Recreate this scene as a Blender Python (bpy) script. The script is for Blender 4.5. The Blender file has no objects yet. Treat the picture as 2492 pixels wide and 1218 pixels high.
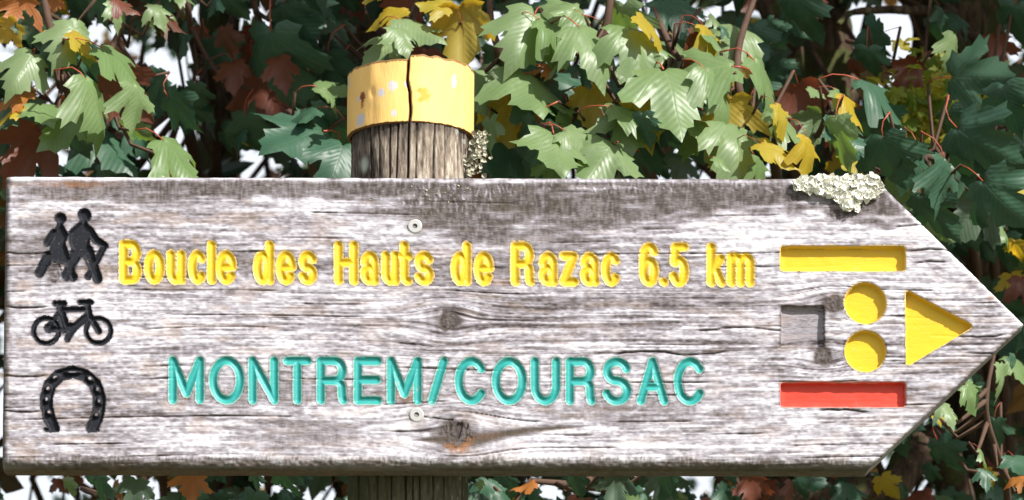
import bpy, math, random
import numpy as np
from mathutils import Vector, Matrix
from mathutils.geometry import delaunay_2d_cdt
PI = math.pi
rng = np.random.default_rng(7)
random.seed(11)
C = bpy.context.scene.collection
scn = bpy.context.scene

# ------------------------------------------------------------------ camera
CAMZ, PITCH, DIST = 1.55, math.radians(14.0), 3.6
W_PX, H_PX = 2492.0, 1218.0
S = 0.0004                                   # metres per photo pixel on the sign's face
LENS = 36.0 * (DIST / math.cos(PITCH)) / (W_PX * S)
FPX = LENS / 36.0 * W_PX
cam = bpy.data.cameras.new('camera'); camo = bpy.data.objects.new('camera', cam); C.objects.link(camo)
cam.lens = LENS; cam.sensor_width = 36; cam.clip_end = 2000; cam.clip_start = 0.05
camo.location = (0, -DIST, CAMZ); camo.rotation_euler = (math.radians(90) + PITCH, 0, 0)
scn.camera = camo
cam.dof.use_dof = True; cam.dof.focus_distance = DIST / math.cos(PITCH) + 0.1; cam.dof.aperture_fstop = 11

# ------------------------------------------------------------------ light
SUN = Vector((0.56, -0.56, 0.66)).normalized()
scn.world = bpy.data.worlds.new('World'); scn.world.use_nodes = True
wn = scn.world.node_tree.nodes; wl = scn.world.node_tree.links
sky = wn.new('ShaderNodeTexSky'); sky.sky_type = 'NISHITA'; sky.sun_disc = False
sky.sun_elevation = math.asin(SUN.z); sky.sun_rotation = math.atan2(SUN.x, SUN.y)
sky.air_density = 1.0; sky.dust_density = 4.0; sky.ozone_density = 1.0
tcw = wn.new('ShaderNodeTexCoord'); mpw = wn.new('ShaderNodeMapping'); mpw.inputs['Scale'].default_value = (1, 1, 2.5); wl.new(tcw.outputs['Generated'], mpw.inputs[0])
clw = wn.new('ShaderNodeTexNoise'); clw.inputs['Scale'].default_value = 1.6; clw.inputs['Detail'].default_value = 6; wl.new(mpw.outputs[0], clw.inputs['Vector'])
crw = wn.new('ShaderNodeMapRange'); crw.inputs[1].default_value = 0.30; crw.inputs[2].default_value = 0.52; wl.new(clw.outputs['Fac'], crw.inputs[0])
mxw = wn.new('ShaderNodeMix'); mxw.data_type = 'RGBA'; wl.new(crw.outputs[0], mxw.inputs[0]); wl.new(sky.outputs[0], mxw.inputs[6]); mxw.inputs[7].default_value = (3.3, 3.5, 3.8, 1)
wl.new(mxw.outputs[2], wn['Background'].inputs[0]); wn['Background'].inputs[1].default_value = 0.15
sl = bpy.data.lights.new('sun', 'SUN'); sl.energy = 4.4; sl.angle = math.radians(0.53); sl.color = (1.0, 0.965, 0.91)
so = bpy.data.objects.new('sun', sl); C.objects.link(so); so.rotation_euler = SUN.to_track_quat('Z', 'Y').to_euler(); so.location = (4, -4, 6)
scn.view_settings.view_transform = 'Standard'; scn.view_settings.look = 'None'
scn.view_settings.exposure = 1.0; scn.view_settings.gamma = 1.0; scn.view_settings.use_curve_mapping = False
scn.cycles.max_bounces = 6; scn.cycles.transparent_max_bounces = 4; scn.cycles.transmission_bounces = 4

# ------------------------------------------------------------------ helpers
def P(px, py, Y=0.0):
    """point of the photo -> world point on the vertical plane y=Y"""
    a = (np.asarray(px, float) - W_PX / 2) / FPX; b = (H_PX / 2 - np.asarray(py, float)) / FPX
    c, s = math.cos(PITCH), math.sin(PITCH)
    dy = c - s * b; dz = s + c * b
    t = (Y + DIST) / dy
    return a * t, Y + 0 * t, CAMZ + dz * t
def PV(px, py, Y=0.0):
    x, y, z = P(px, py, Y); return Vector((float(x), float(Y), float(z)))
def proj(x, y, z):
    c, s = math.cos(PITCH), math.sin(PITCH)
    d = (y + DIST) * c + (z - CAMZ) * s; v = -(y + DIST) * s + (z - CAMZ) * c
    return W_PX / 2 + FPX * x / d, H_PX / 2 - FPX * v / d
def sc(Y): return (Y + DIST) / DIST * S       # metres per photo pixel at depth Y

def mesh_arrays(name, V, F, smooth=True, nv=3):
    me = bpy.data.meshes.new(name); V = np.asarray(V, np.float32); F = np.asarray(F, np.int32)
    n = len(F); me.vertices.add(len(V)); me.vertices.foreach_set('co', V.ravel())
    me.loops.add(n * nv); me.loops.foreach_set('vertex_index', F.ravel())
    me.polygons.add(n); me.polygons.foreach_set('loop_start', np.arange(n, dtype=np.int32) * nv)
    me.polygons.foreach_set('loop_total', np.full(n, nv, np.int32))
    me.polygons.foreach_set('use_smooth', np.full(n, smooth, bool))
    me.update(calc_edges=True); return me
def attr(me, name, arr):
    a = me.attributes.new(name, 'FLOAT', 'POINT'); a.data.foreach_set('value', np.asarray(arr, np.float32))
def ob(name, me, mat=None, parent=None, kind=None, label=None, cat=None, group=None):
    o = bpy.data.objects.new(name, me); C.objects.link(o)
    if mat is not None and me is not None and len(me.materials) == 0: me.materials.append(mat)
    if parent is not None: o.parent = parent
    if kind: o['kind'] = kind
    if label: o['label'] = label
    if cat: o['category'] = cat
    if group: o['group'] = group
    return o
_T = rng.random((6, 512, 512)).astype(np.float32)
def vn(x, y, k=0):
    x = np.asarray(x, np.float64) + 100; y = np.asarray(y, np.float64) + 100
    T = _T[k % 6]; xi = np.floor(x).astype(int); yi = np.floor(y).astype(int)
    fx = x - xi; fy = y - yi; fx = fx * fx * (3 - 2 * fx); fy = fy * fy * (3 - 2 * fy)
    g = lambda i, j: T[(yi + j) & 511, (xi + i) & 511]
    return (g(0, 0) * (1 - fx) + g(1, 0) * fx) * (1 - fy) + (g(0, 1) * (1 - fx) + g(1, 1) * fx) * fy
def sstep(a, b, x):
    t = np.clip((x - a) / (b - a), 0, 1); return t * t * (3 - 2 * t)

def tube(pts, radii, n=6):
    V = []; F = []; pts = [Vector(p) for p in pts]
    for i, p in enumerate(pts):
        d = (pts[min(i + 1, len(pts) - 1)] - pts[max(i - 1, 0)]).normalized()
        u = d.cross(Vector((0.31, 0.87, 0.2))).normalized(); w = d.cross(u)
        for k in range(n):
            a = 2 * PI * k / n; V.append(p + (u * math.cos(a) + w * math.sin(a)) * radii[i])
    for i in range(len(pts) - 1):
        for k in range(n):
            a, b = i * n + k, i * n + (k + 1) % n; F.append((a, b, b + n)); F.append((a, b + n, a + n))
    for b0, s in ((0, -1), ((len(pts) - 1) * n, 1)):
        for k in range(1, n - 1): F.append((b0, b0 + k, b0 + k + 1) if s > 0 else (b0, b0 + k + 1, b0 + k))
    return V, F
class Acc:
    def __init__(s): s.V = []; s.F = []; s.n = 0
    def add(s, V, F):
        s.V.append(np.array([tuple(v) for v in V], np.float32) if not isinstance(V, np.ndarray) else V)
        s.F.append(np.asarray(F, np.int32) + s.n); s.n += len(V)
    def mesh(s, name, smooth=True): return mesh_arrays(name, np.concatenate(s.V), np.concatenate(s.F), smooth)

# ------------------------------------------------------------------ materials
class NT:
    def __init__(s, name, rough=0.8, spec=0.3):
        s.m = bpy.data.materials.new(name); s.m.use_nodes = True; s.nt = s.m.node_tree
        s.b = s.nt.nodes['Principled BSDF']; s.b.inputs['Roughness'].default_value = rough
        s.b.inputs['Specular IOR Level'].default_value = spec; s.out = s.nt.nodes['Material Output']
    def n(s, t, **k):
        x = s.nt.nodes.new(t)
        for a, v in k.items(): setattr(x, a, v)
        return x
    def l(s, a, b): s.nt.links.new(a, b)
    def val(s, x, sock):
        if hasattr(x, 'is_output'): s.l(x, sock)
        else: sock.default_value = x
    def math(s, op, a, b=0.0, c=0.0, clamp=False):
        x = s.n('ShaderNodeMath', operation=op, use_clamp=clamp)
        s.val(a, x.inputs[0]); s.val(b, x.inputs[1]); s.val(c, x.inputs[2]); return x.outputs[0]
    def attr(s, name): return s.n('ShaderNodeAttribute', attribute_name=name).outputs['Fac']
    def mix(s, f, a, b, mode='MIX'):
        x = s.n('ShaderNodeMix', data_type='RGBA', blend_type=mode)
        s.val(f, x.inputs[0])
        for v, i in ((a, 6), (b, 7)):
            if hasattr(v, 'is_output'): s.l(v, x.inputs[i])
            else: x.inputs[i].default_value = (*v, 1)
        return x.outputs[2]
    def ramp(s, f, stops):
        x = s.n('ShaderNodeValToRGB'); s.l(f, x.inputs[0]); e = x.color_ramp.elements
        while len(e) < len(stops): e.new(0.5)
        for q, (p, c) in zip(e, stops): q.position = p; q.color = (*c, 1)
        return x.outputs[0]
    def noise(s, scale, detail=3, vec=None, stretch=None, rough=0.5, coord='Object'):
        x = s.n('ShaderNodeTexNoise'); x.inputs['Scale'].default_value = scale; x.inputs['Detail'].default_value = detail
        x.inputs['Roughness'].default_value = rough
        v = vec
        if v is None: v = s.n('ShaderNodeTexCoord').outputs[coord]
        if stretch:
            m = s.n('ShaderNodeMapping'); m.inputs['Scale'].default_value = stretch; s.l(v, m.inputs[0]); v = m.outputs[0]
        s.l(v, x.inputs['Vector']); return x.outputs['Fac']
    def bump(s, h, strength=0.3, dist=0.001):
        x = s.n('ShaderNodeBump'); x.inputs['Strength'].default_value = strength; x.inputs['Distance'].default_value = dist
        s.l(h, x.inputs['Height']); s.l(x.outputs[0], s.b.inputs['Normal']); return x.outputs[0]
    def col(s, c):
        if hasattr(c, 'is_output'): s.l(c, s.b.inputs['Base Color'])
        else: s.b.inputs['Base Color'].default_value = (*c, 1)

def board_material():
    t = NT('weathered_board_wood', 0.85, 0.2)
    tone = t.attr('tone'); stain = t.attr('stain'); warm = t.attr('warm'); rust = t.attr('rust'); moss_shade = t.attr('moss_shade')
    fine = t.noise(1, 3, stretch=(170, 170, 1500), rough=0.65)
    mid = t.noise(1, 2, stretch=(70, 70, 520), rough=0.7)
    tt = t.math('ADD', tone, t.math('MULTIPLY', t.math('SUBTRACT', fine, 0.5), 0.9))
    tt = t.math('ADD', tt, t.math('MULTIPLY', t.math('SUBTRACT', mid, 0.5), 0.34))
    c = t.ramp(tt, [(0.0, (0.05, 0.04, 0.042)), (0.22, (0.135, 0.117, 0.12)), (0.42, (0.22, 0.20, 0.222)), (0.62, (0.345, 0.325, 0.36)), (0.90, (0.56, 0.545, 0.58))])
    c = t.mix(warm, c, (0.43, 0.31, 0.235))
    c = t.mix(stain, c, (0.062, 0.046, 0.032))
    c = t.mix(moss_shade, c, (0.05, 0.042, 0.02))
    c = t.mix(rust, c, (0.24, 0.10, 0.03))
    t.col(c); t.bump(fine, 0.5, 0.0006); return t.m
def paint(name, col, dark, rough=0.45, wear=0.15, spec=0.35, chips=0.45):
    t = NT(name, rough, spec)
    n1 = t.noise(60, 4); n2 = t.noise(1, 3, stretch=(300, 300, 900))
    c = t.mix(t.math('MULTIPLY', n1, 0.5), col, dark)
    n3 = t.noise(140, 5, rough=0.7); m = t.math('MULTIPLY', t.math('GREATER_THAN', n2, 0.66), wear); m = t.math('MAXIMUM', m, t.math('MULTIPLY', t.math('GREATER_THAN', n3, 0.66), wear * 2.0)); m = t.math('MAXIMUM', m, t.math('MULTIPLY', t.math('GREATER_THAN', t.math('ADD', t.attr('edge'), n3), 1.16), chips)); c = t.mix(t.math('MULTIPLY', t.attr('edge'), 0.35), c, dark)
    c = t.mix(m, c, (0.4, 0.36, 0.3)); t.col(c); t.bump(n2, 0.35, 0.0005); return t.m
M = {}
M['board'] = board_material()
M['yellow'] = paint('yellow_paint', (0.62, 0.41, 0.012), (0.54, 0.31, 0.010))
M['teal'] = paint('turquoise_paint', (0.022, 0.27, 0.25), (0.015, 0.205, 0.195))
M['red'] = paint('red_paint', (0.56, 0.045, 0.022), (0.47, 0.03, 0.016), wear=0.05)
M['black'] = paint('black_paint', (0.008, 0.009, 0.013), (0.014, 0.015, 0.021), rough=0.62, wear=0.10, spec=0.18, chips=0.0)

def post_material():
    t = NT('weathered_post_wood', 0.9, 0.15)
    tone = t.attr('tone')
    fine = t.noise(1, 4, stretch=(600, 600, 170), rough=0.65)
    tt = t.math('ADD', tone, t.math('MULTIPLY', t.math('SUBTRACT', fine, 0.5), 0.55))
    c = t.ramp(tt, [(0.0, (0.02, 0.015, 0.012)), (0.3, (0.085, 0.068, 0.056)), (0.52, (0.20, 0.16, 0.125)), (0.8, (0.42, 0.37, 0.30))])
    g = t.math('MULTIPLY', t.attr('moss_shade'), 1.0)
    c = t.mix(g, c, (0.06, 0.065, 0.035)); c = t.mix(t.attr('lichen'), c, (0.42, 0.45, 0.38))
    t.col(c); t.bump(fine, 0.8, 0.001); return t.m
def band_material():
    t = NT('faded_yellow_band_paint', 0.6, 0.3)
    n = t.noise(25, 4)
    c = t.mix(n, (0.76, 0.44, 0.115), (0.80, 0.53, 0.20))
    c = t.mix(t.attr('rust'), c, (0.20, 0.04, 0.01)); c = t.mix(t.attr('ochre'), c, (0.62, 0.24, 0.005)); c = t.mix(t.attr('lichen'), c, (0.48, 0.47, 0.52))
    ch = t.math('MULTIPLY', t.math('GREATER_THAN', t.noise(1, 5, stretch=(160, 160, 60), rough=0.75), 0.655), 0.5); c = t.mix(ch, c, (0.42, 0.30, 0.18)); c = t.mix(t.attr('crack'), c, (0.10, 0.035, 0.012))
    t.col(c); t.bump(t.noise(1, 4, stretch=(380, 380, 60), rough=0.65), 0.45, 0.0012); return t.m
M['post'] = post_material(); M['band'] = band_material()
t = NT('lichen', 0.95, 0.1); t.col(t.mix(t.noise(300, 3), (0.90, 0.89, 0.83), (0.80, 0.79, 0.70))); M['lichen'] = t.m
t = NT('zinc_steel', 0.42, 0.5); t.b.inputs['Metallic'].default_value = 0.55; t.col(t.mix(t.noise(500, 3), (0.60, 0.59, 0.57), (0.40, 0.39, 0.37))); M['steel'] = t.m
t = NT('dark_socket', 0.9, 0.1); t.col((0.03, 0.025, 0.02)); M['socket'] = t.m

def leaf_material(name, top, top2, under, trans, rough=0.42, tf=0.28, vein=(0.3, 0.3, 0.14), veinf=0.5, stuff=False, mixcols=None, spec=0.5):
    t = NT(name, rough, spec)
    geo = t.n('ShaderNodeNewGeometry')
    rnd = geo.outputs['Random Per Island'] if stuff else t.n('ShaderNodeObjectInfo').outputs['Random']
    n = t.noise(35, 3, coord='Generated' if not stuff else 'Object')
    if stuff:
        c = t.ramp(rnd, mixcols)
        c = t.mix(t.math('MULTIPLY', n, 0.4), c, (0.02, 0.03, 0.012)); tc = t.ramp(rnd, [(p, tuple(min(1, v * 2.6 + 0.01) for v in q)) for p, q in mixcols])
    else:
        uv = t.n('ShaderNodeUVMap'); sp = t.n('ShaderNodeSeparateXYZ'); t.l(uv.outputs[0], sp.inputs[0])
        x, y = sp.outputs[0], sp.outputs[1]; best = None
        for deg in (90, 90 - 40, 90 + 40, 90 - 82, 90 + 82):
            cc, ss = math.cos(math.radians(deg)), math.sin(math.radians(deg))
            tt = t.math('ADD', t.math('MULTIPLY', x, cc), t.math('MULTIPLY', y, ss))
            dd = t.math('ABSOLUTE', t.math('SUBTRACT', t.math('MULTIPLY', x, ss), t.math('MULTIPLY', y, cc)))
            dd = t.math('ADD', dd, t.math('MULTIPLY', t.math('LESS_THAN', tt, 0.0), 5.0))
            dd = t.math('ADD', dd, t.math('MULTIPLY', tt, 0.008))
            best = dd if best is None else t.math('MINIMUM', best, dd)
        main = t.math('SUBTRACT', 1.0, t.math('DIVIDE', best, 0.022), clamp=True)
        ax = t.math('ABSOLUTE', x)
        side = t.math('SINE', t.math('MULTIPLY', t.math('SUBTRACT', y, t.math('MULTIPLY', ax, 0.75)), 70.0))
        side = t.math('MULTIPLY', t.math('GREATER_THAN', side, 0.93), 0.2)
        vm = t.math('MULTIPLY', t.math('MAXIMUM', main, side), veinf)
        c = t.mix(t.math('ADD', t.math('MULTIPLY', rnd, 0.6), t.math('MULTIPLY', n, 0.5)), top, top2)
        sp2 = t.math('GREATER_THAN', t.noise(22, 4, coord='Generated', rough=0.7), 0.66)
        c = t.mix(t.math('MULTIPLY', sp2, 0.55), c, (0.16, 0.09, 0.03))
        c = t.mix(vm, c, vein)
        c = t.mix(geo.outputs['Backfacing'], c, t.mix(vm, under, vein)); tc = t.mix(vm, trans, vein)
        t.bump(t.math('SUBTRACT', t.math('SINE', t.math('MULTIPLY', t.math('SUBTRACT', y, t.math('MULTIPLY', ax, 0.75)), 70.0)), t.math('MULTIPLY', main, 4.0)), 0.10, 0.0012)
    t.col(c)
    tr = t.n('ShaderNodeBsdfTranslucent'); t.l(tc, tr.inputs[0])
    mx = t.n('ShaderNodeMixShader'); mx.inputs[0].default_value = tf
    t.l(t.b.outputs[0], mx.inputs[1]); t.l(tr.outputs[0], mx.inputs[2]); t.l(mx.outputs[0], t.out.inputs[0]); return t.m
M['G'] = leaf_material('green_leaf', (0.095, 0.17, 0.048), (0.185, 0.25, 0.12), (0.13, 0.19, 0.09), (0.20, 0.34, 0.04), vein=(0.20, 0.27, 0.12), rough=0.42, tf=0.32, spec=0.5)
M['D'] = leaf_material('shaded_green_leaf', (0.026, 0.075, 0.045), (0.035, 0.085, 0.045), (0.07, 0.11, 0.07), (0.03, 0.09, 0.02), tf=0.15, vein=(0.06, 0.11, 0.06), rough=0.45, spec=0.4)  # darker copy of the green leaf, with shade put into its colour
M['Y'] = leaf_material('yellow_leaf', (0.46, 0.33, 0.02), (0.30, 0.27, 0.03), (0.40, 0.31, 0.05), (0.75, 0.46, 0.02), tf=0.45, vein=(0.45, 0.2, 0.03), rough=0.5)
M['R'] = leaf_material('russet_leaf', (0.12, 0.035, 0.02), (0.07, 0.03, 0.015), (0.13, 0.04, 0.022), (0.34, 0.07, 0.02), tf=0.32, vein=(0.24, 0.05, 0.025), rough=0.5, veinf=0.8)
M['O'] = leaf_material('orange_leaf', (0.42, 0.13, 0.03), (0.34, 0.15, 0.03), (0.4, 0.15, 0.05), (0.7, 0.22, 0.04), tf=0.4, vein=(0.5, 0.16, 0.06), rough=0.55)
M['foliage'] = leaf_material('mixed_foliage', None, None, None, None, stuff=True, tf=0.2, rough=0.5, spec=0.3,
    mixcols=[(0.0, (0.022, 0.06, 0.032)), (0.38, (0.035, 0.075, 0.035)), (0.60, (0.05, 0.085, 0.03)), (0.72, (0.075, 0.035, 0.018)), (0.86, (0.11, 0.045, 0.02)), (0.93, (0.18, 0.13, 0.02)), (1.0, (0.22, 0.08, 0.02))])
t = NT('red_leaf_stalk', 0.45, 0.4); t.col(t.mix(t.noise(40, 2), (0.40, 0.05, 0.03), (0.30, 0.09, 0.035))); M['stalk'] = t.m
t = NT('young_bark', 0.8, 0.2); t.col(t.mix(t.noise(90, 4), (0.05, 0.03, 0.022), (0.11, 0.065, 0.045))); M['twig'] = t.m
t = NT('mossy_bark', 0.95, 0.1); nn = t.noise(1, 5, stretch=(70, 70, 22), rough=0.65)
c = t.ramp(nn, [(0.3, (0.018, 0.012, 0.008)), (0.5, (0.075, 0.052, 0.036)), (0.62, (0.13, 0.095, 0.065)), (0.75, (0.16, 0.16, 0.11))]); c = t.mix(t.math('GREATER_THAN', t.noise(18, 4), 0.56), c, (0.06, 0.065, 0.025)); t.col(c); t.bump(nn, 1.0, 0.012); M['bark'] = t.m
t = NT('dry_grass_and_gravel', 0.95, 0.1); t.col(t.mix(t.noise(3, 6), (0.08, 0.10, 0.04), (0.20, 0.18, 0.12))); M['ground'] = t.m

# ------------------------------------------------------------------ ground
gx, gy = np.meshgrid(np.concatenate([[-600, -120, -40], np.linspace(-12, 12, 49), [40, 120, 600]]), np.concatenate([[-600, -120, -40], np.linspace(-12, 12, 49), [40, 120, 600]]))
gz = 0.10 * (vn(gx / 1.7, gy / 1.7) - 0.5) * np.exp(-(gx ** 2 + gy ** 2) / 900)
n = gx.shape[0]; ii = np.arange(n * n).reshape(n, n)
F = np.stack([ii[:-1, :-1], ii[:-1, 1:], ii[1:, 1:], ii[1:, :-1]], -1).reshape(-1, 4)
ob('ground', mesh_arrays('ground', np.stack([gx, gy, gz], -1).reshape(-1, 3), F, True, 4), M['ground'], kind='structure')

# ------------------------------------------------------------------ signpost
sign = ob('signpost', None, label='round wooden signpost with yellow top carrying a grey arrow board pointing right', cat='signpost')


# --- front of the board, a carved height field (all in photo pixels on the face)
NX, NY = 1240, 352
U, Vv = np.meshgrid(np.linspace(0, 1, NX), np.linspace(0, 1, NY))
vt = (790 - 437) / (1142 - 437.)
xr = np.where(Vv < vt, 2132 + (2492 - 2132) * Vv / vt, 2492 - (2492 - 2112) * (Vv - vt) / (1 - vt))
xl = 13 - 9 * Vv
X = xl + U * (xr - xl)
Yp = (429 + 6 * X / 2132) * (1 - Vv) + (1139 + 3 * X / 2112) * Vv
X = X + 0; Yp = Yp + 0
# slightly worn outline
worn = (vn(Yp / 22, X / 400, 3) - 0.5)
# distances to the five edges
def edge_d(p, q):
    dx, dy = q[0] - p[0], q[1] - p[1]; L = math.hypot(dx, dy)
    return ((X - p[0]) * -dy + (Yp - p[1]) * dx) / L
pts = [(13, 429), (2132, 437), (2492, 790), (2112, 1142), (4, 1139)]
rad = [11, 9, 8, 27, 15]
H = np.zeros_like(X)
ED = []
for k in range(5):
    d = edge_d(pts[k], pts[(k + 1) % 5]); d = np.maximum(d, 0); ED.append(d)
    r = rad[k] * (1 + 0.5 * (vn(X / 60, Yp / 60, k) - 0.5)); q = np.clip(1 - d / r, 0, 1)
    H += r * (1 - np.sqrt(1 - q * q * 0.98))
# knots and grain flow
KN = [(1093, 780, 26, 1), (1112, 1058, 36, 1), (2027, 742, 22, 1), (2001, 866, 21, 1)]
G = Yp + 5 * np.sin(X / 310) + 7 * (vn(X / 260, Yp / 120, 1) - 0.5)
KM = np.zeros_like(X); KR = np.full_like(X, 9e9)
for kx, ky, kr, s in KN:
    dx, dy = X - kx, Yp - ky
    G -= dy * 0.93 * np.exp(-(dx / (kr * 3.2)) ** 2 - (dy / (kr * 1.7)) ** 2)
    ang = np.arctan2(dy, dx); rr = np.hypot(dx, dy) / (kr * (0.85 + 0.35 * vn(ang * 2, kr, 2))); KR = np.minimum(KR, rr)
KM = 1 - sstep(0.75, 1.25, KR)
oct_ = lambda sx, sy, k: vn(X / sx, G / sy, k) - 0.5
tone = 0.60 + 0.20 * oct_(85, 15, 0) + 0.26 * oct_(38, 8, 1) + 0.30 * oct_(17, 5.0, 2) + 0.26 * oct_(230, 60, 3) + 0.26 * oct_(8, 6, 4) + 0.30 * oct_(70, 4.2, 5) + 0.24 * oct_(190, 3.4, 0)
# growth lines, strongest in the middle and right
lines = np.abs(vn(X / 700, G / 6.0, 5) - 0.5) * 2
lw = np.exp(-((Yp - 800) / 100) ** 2) * sstep(200, 1200, X) * 0.9 + 0.35 + 0.4 * sstep(1800, 2100, X)
tone -= (1 - sstep(0.0, 0.34, lines)) * 0.30 * lw
cph = (G + 5 * vn(X / 300, G / 200, 2)) / 31.0; crk = np.abs(cph - np.round(cph)) * 31.0
crack = (1 - sstep(0.6, 2.2, crk)) * sstep(0.68, 0.78, vn(X / 200, np.round(cph) * 7.3, 4)) * 0.7
for yc, xa, xb in ((613, 0, 120), (912, 0, 110), (998, 0, 95), (745, 20, 110), (610, 2205, 2340), (640, 2230, 2300), (548, 2180, 2260), (1000, 2000, 2110), (815, 2270, 2440), (800, 1700, 1900), (858, 1500, 1760)):
    cy_ = yc + 4 * np.sin(X / 37) + 3 * vn(X / 20, Yp * 0, 1)
    crack = np.maximum(crack, np.exp(-((Yp - cy_) / 2.0) ** 2) * sstep(xa - 12, xa + 12, X) * (1 - sstep(xb - 12, xb + 12, X)))
tone -= crack * 0.6
# regions of differing weathering
nz = vn(X / 70, Yp / 30, 5)
reg = 0.10 * sstep(1300, 1900, X) * np.exp(-((Yp - 560) / 60) ** 2) + 0.08 * sstep(1000, 1100, Yp) + 0.06 * sstep(1300, 2100, X)
reg -= 0.16 * np.exp(-((Yp - 640) / 55) ** 2) * (1 - sstep(900, 1900, X)) * sstep(250, 400, X)
reg -= 0.10 * np.exp(-((Yp - 1000) / 90) ** 2) * (1 - sstep(400, 900, X))
reg -= 0.12 * np.exp(-((X - 1320) / 160) ** 2 - ((Yp - 760) / 45) ** 2)
tone += reg
def patch(cx, cy, ax, ay, soft=0.5, k=5):
    r = np.hypot((X - cx) / ax, (Yp - cy) / ay) + (vn(X / 45, Yp / 12, k) - 0.5) * 1.0
    return 1 - sstep(1 - soft, 1 + soft * 0.6, r)
fib = vn(X / 4.2, Yp / 15, 3) * 0.65 + vn(X / 9, Yp / 9, 4) * 0.45
# the grey-brown fibrous patches along the top
dk = np.maximum.reduce([patch(1230, 490, 330, 66), patch(960, 455, 260, 40), patch(1750, 475, 430, 48), patch(1450, 520, 200, 40) * 0.8, patch(2120, 500, 130, 45), patch(620, 458, 360, 26) * 0.9, patch(230, 462, 240, 34) * 0.75, patch(1180, 560, 90, 40) * 0.8, patch(1180, 650, 110, 30) * 0.45, patch(1600, 440, 560, 26), patch(130, 590, 90, 70) * 0.35])
# runs beside the fixings and below
dk = np.maximum(dk, 0.5 * patch(1330, 590, 120, 30)); dk = np.maximum(dk, 0.45 * patch(680, 960, 260, 40)); dk = np.maximum(dk, 0.4 * patch(730, 1060, 160, 35)); dk = np.maximum(dk, 0.35 * patch(1560, 1000, 200, 40))
tone = tone * (1 - dk * 0.88) + dk * 0.88 * (fib * 0.52 - 0.22)
flk = sstep(0.70, 0.80, vn(X / 4.5, Yp / 9, 1)) * np.maximum(patch(1090, 480, 170, 40), patch(1480, 455, 420, 20) * 0.8)
tone += flk * 0.35
# catch of light along the top arris, painted into the tone
tone += 0.5 * np.exp(-((ED[0] - 6) / 7) ** 2) * (0.4 + 0.8 * vn(X / 55, Yp / 9, 2))
tone += 0.25 * np.exp(-((ED[1] - 6) / 8) ** 2)
# knots: rings, split and resin
ring = 0.5 + 0.5 * np.sin(KR * 7 + vn(X / 7, Yp / 12) * 9)
tone = tone * (1 - KM) + KM * (0.02 + 0.40 * ring * vn(X / 5, Yp / 14, 2))
halo = np.exp(-((KR - 1.3) / 0.55) ** 2) * 0.22; tone -= halo
# long dark feather running off the lower knot
ft = Yp - (1058 - 0.065 * (X - 1115) - 14 * np.exp(-((X - 1150) / 90) ** 2) * -1)
w_ = 13 * (1 - sstep(1120, 1400, X)) + 3.2
fea = np.exp(-(ft / w_) ** 2) * sstep(1110, 1150, X) * (1 - sstep(1340, 1480, X))
w2 = 9 * sstep(990, 1090, X) + 1; fea = np.maximum(fea, np.exp(-((Yp - (1072 - 0.02 * (X - 1000))) / w2) ** 2) * sstep(985, 1040, X) * (1 - sstep(1080, 1130, X)))
tone = tone * (1 - 0.9 * fea) + 0.9 * fea * (0.05 + 0.3 * fib)
kd = np.hypot((X - 1113) / 34, (Yp - 1066) / 34)
rust = np.exp(-((kd - 0.85) / 0.28) ** 2) * sstep(1068, 1082, Yp + 0.25 * (X - 1113)) * (0.15 + 1.1 * vn(X / 6, Yp / 4, 2)); rust = np.clip(rust, 0, 0.75)
rust = np.maximum(rust, 0.25 * np.exp(-((Yp - (1066 - 0.16 * (X - 1150))) / 8) ** 2) * sstep(1135, 1150, X) * (1 - sstep(1190, 1240, X)) * vn(X / 6, Yp / 4, 1) * 1.4)
split = (1 - sstep(0.25, 0.42, vn((X + 0.3 * (Yp - 1050)) / 4.5, Yp / 26, 2))) * np.exp(-(((X - 1122) / 27) ** 2 + ((Yp - 1050) / 26) ** 2) ** 2)
split = np.maximum(split, 0.6 * np.exp(-((Yp - (1014 + 0.11 * (X - 1030) + 3 * vn(X / 12, X * 0, 1))) / 2.0) ** 2) * (X > 1032) * (X < 1102))
tone -= 0.5 * split; H += 5 * split
rust = np.maximum(rust, 0.8 * np.exp(-(((X - 180) / 75) ** 2 + ((Yp - 448) / 8) ** 2)) * (0.3 + vn(X / 12, Yp / 6, 1)))
rust = np.maximum(rust, 0.5 * np.exp(-(((X - 985) / 26) ** 2 + ((Yp - 962) / 14) ** 2)))
rust = np.maximum(rust, 0.45 * np.exp(-(((X - 1215) / 22) ** 2 + ((Yp - 688) / 8) ** 2)))
rust = np.maximum(rust, 0.6 * np.exp(-(((X - 2415) / 14) ** 2 + ((Yp - 724) / 7) ** 2)))
warm = np.clip(sstep(0.58, 0.82, vn(X / 60, G / 16, 3)) * 0.24 * (0.4 + 0.6 * (1 - sstep(300, 1100, X) * 0.6)), 0, 1) * (1 - dk)
eb = ED[3] + (vn(X / 40, Yp / 20, 1) - 0.5) * 14 + (vn(X / 4, Yp / 9, 3) - 0.5) * 16
stain = np.clip((1 - sstep(10, 34, eb)) * 0.80, 0, 1)
stain = np.maximum(stain, (1 - sstep(5, 20, ED[4] + (vn(X / 9, Yp / 18, 1) - 0.5) * 12)) * 0.75)
stain = np.maximum(stain, (1 - sstep(1, 9, ED[2] + (vn(X / 9, Yp / 18, 2) - 0.5) * 10)) * 0.35)
stain = np.maximum(stain, np.clip(0.95 * fea * (0.5 + fib), 0, 0.88)); stain = np.maximum(stain, 0.55 * KM * (0.4 + ring * 0.6)); stain = np.maximum(stain, dk * 0.30 * (1.3 - fib))
for sx, sy, sr in ((1010, 550, 26), (1014, 1010, 26), (1240, 690, 18)):
    stain = np.maximum(stain, 0.55 * np.exp(-(np.hypot(X - sx, (Yp - sy)) / sr) ** 4))
moss_shade = np.clip((1 - sstep(0, 16, ED[3])) * 0.5 * sstep(900, 1500, X), 0, 1)
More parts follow.
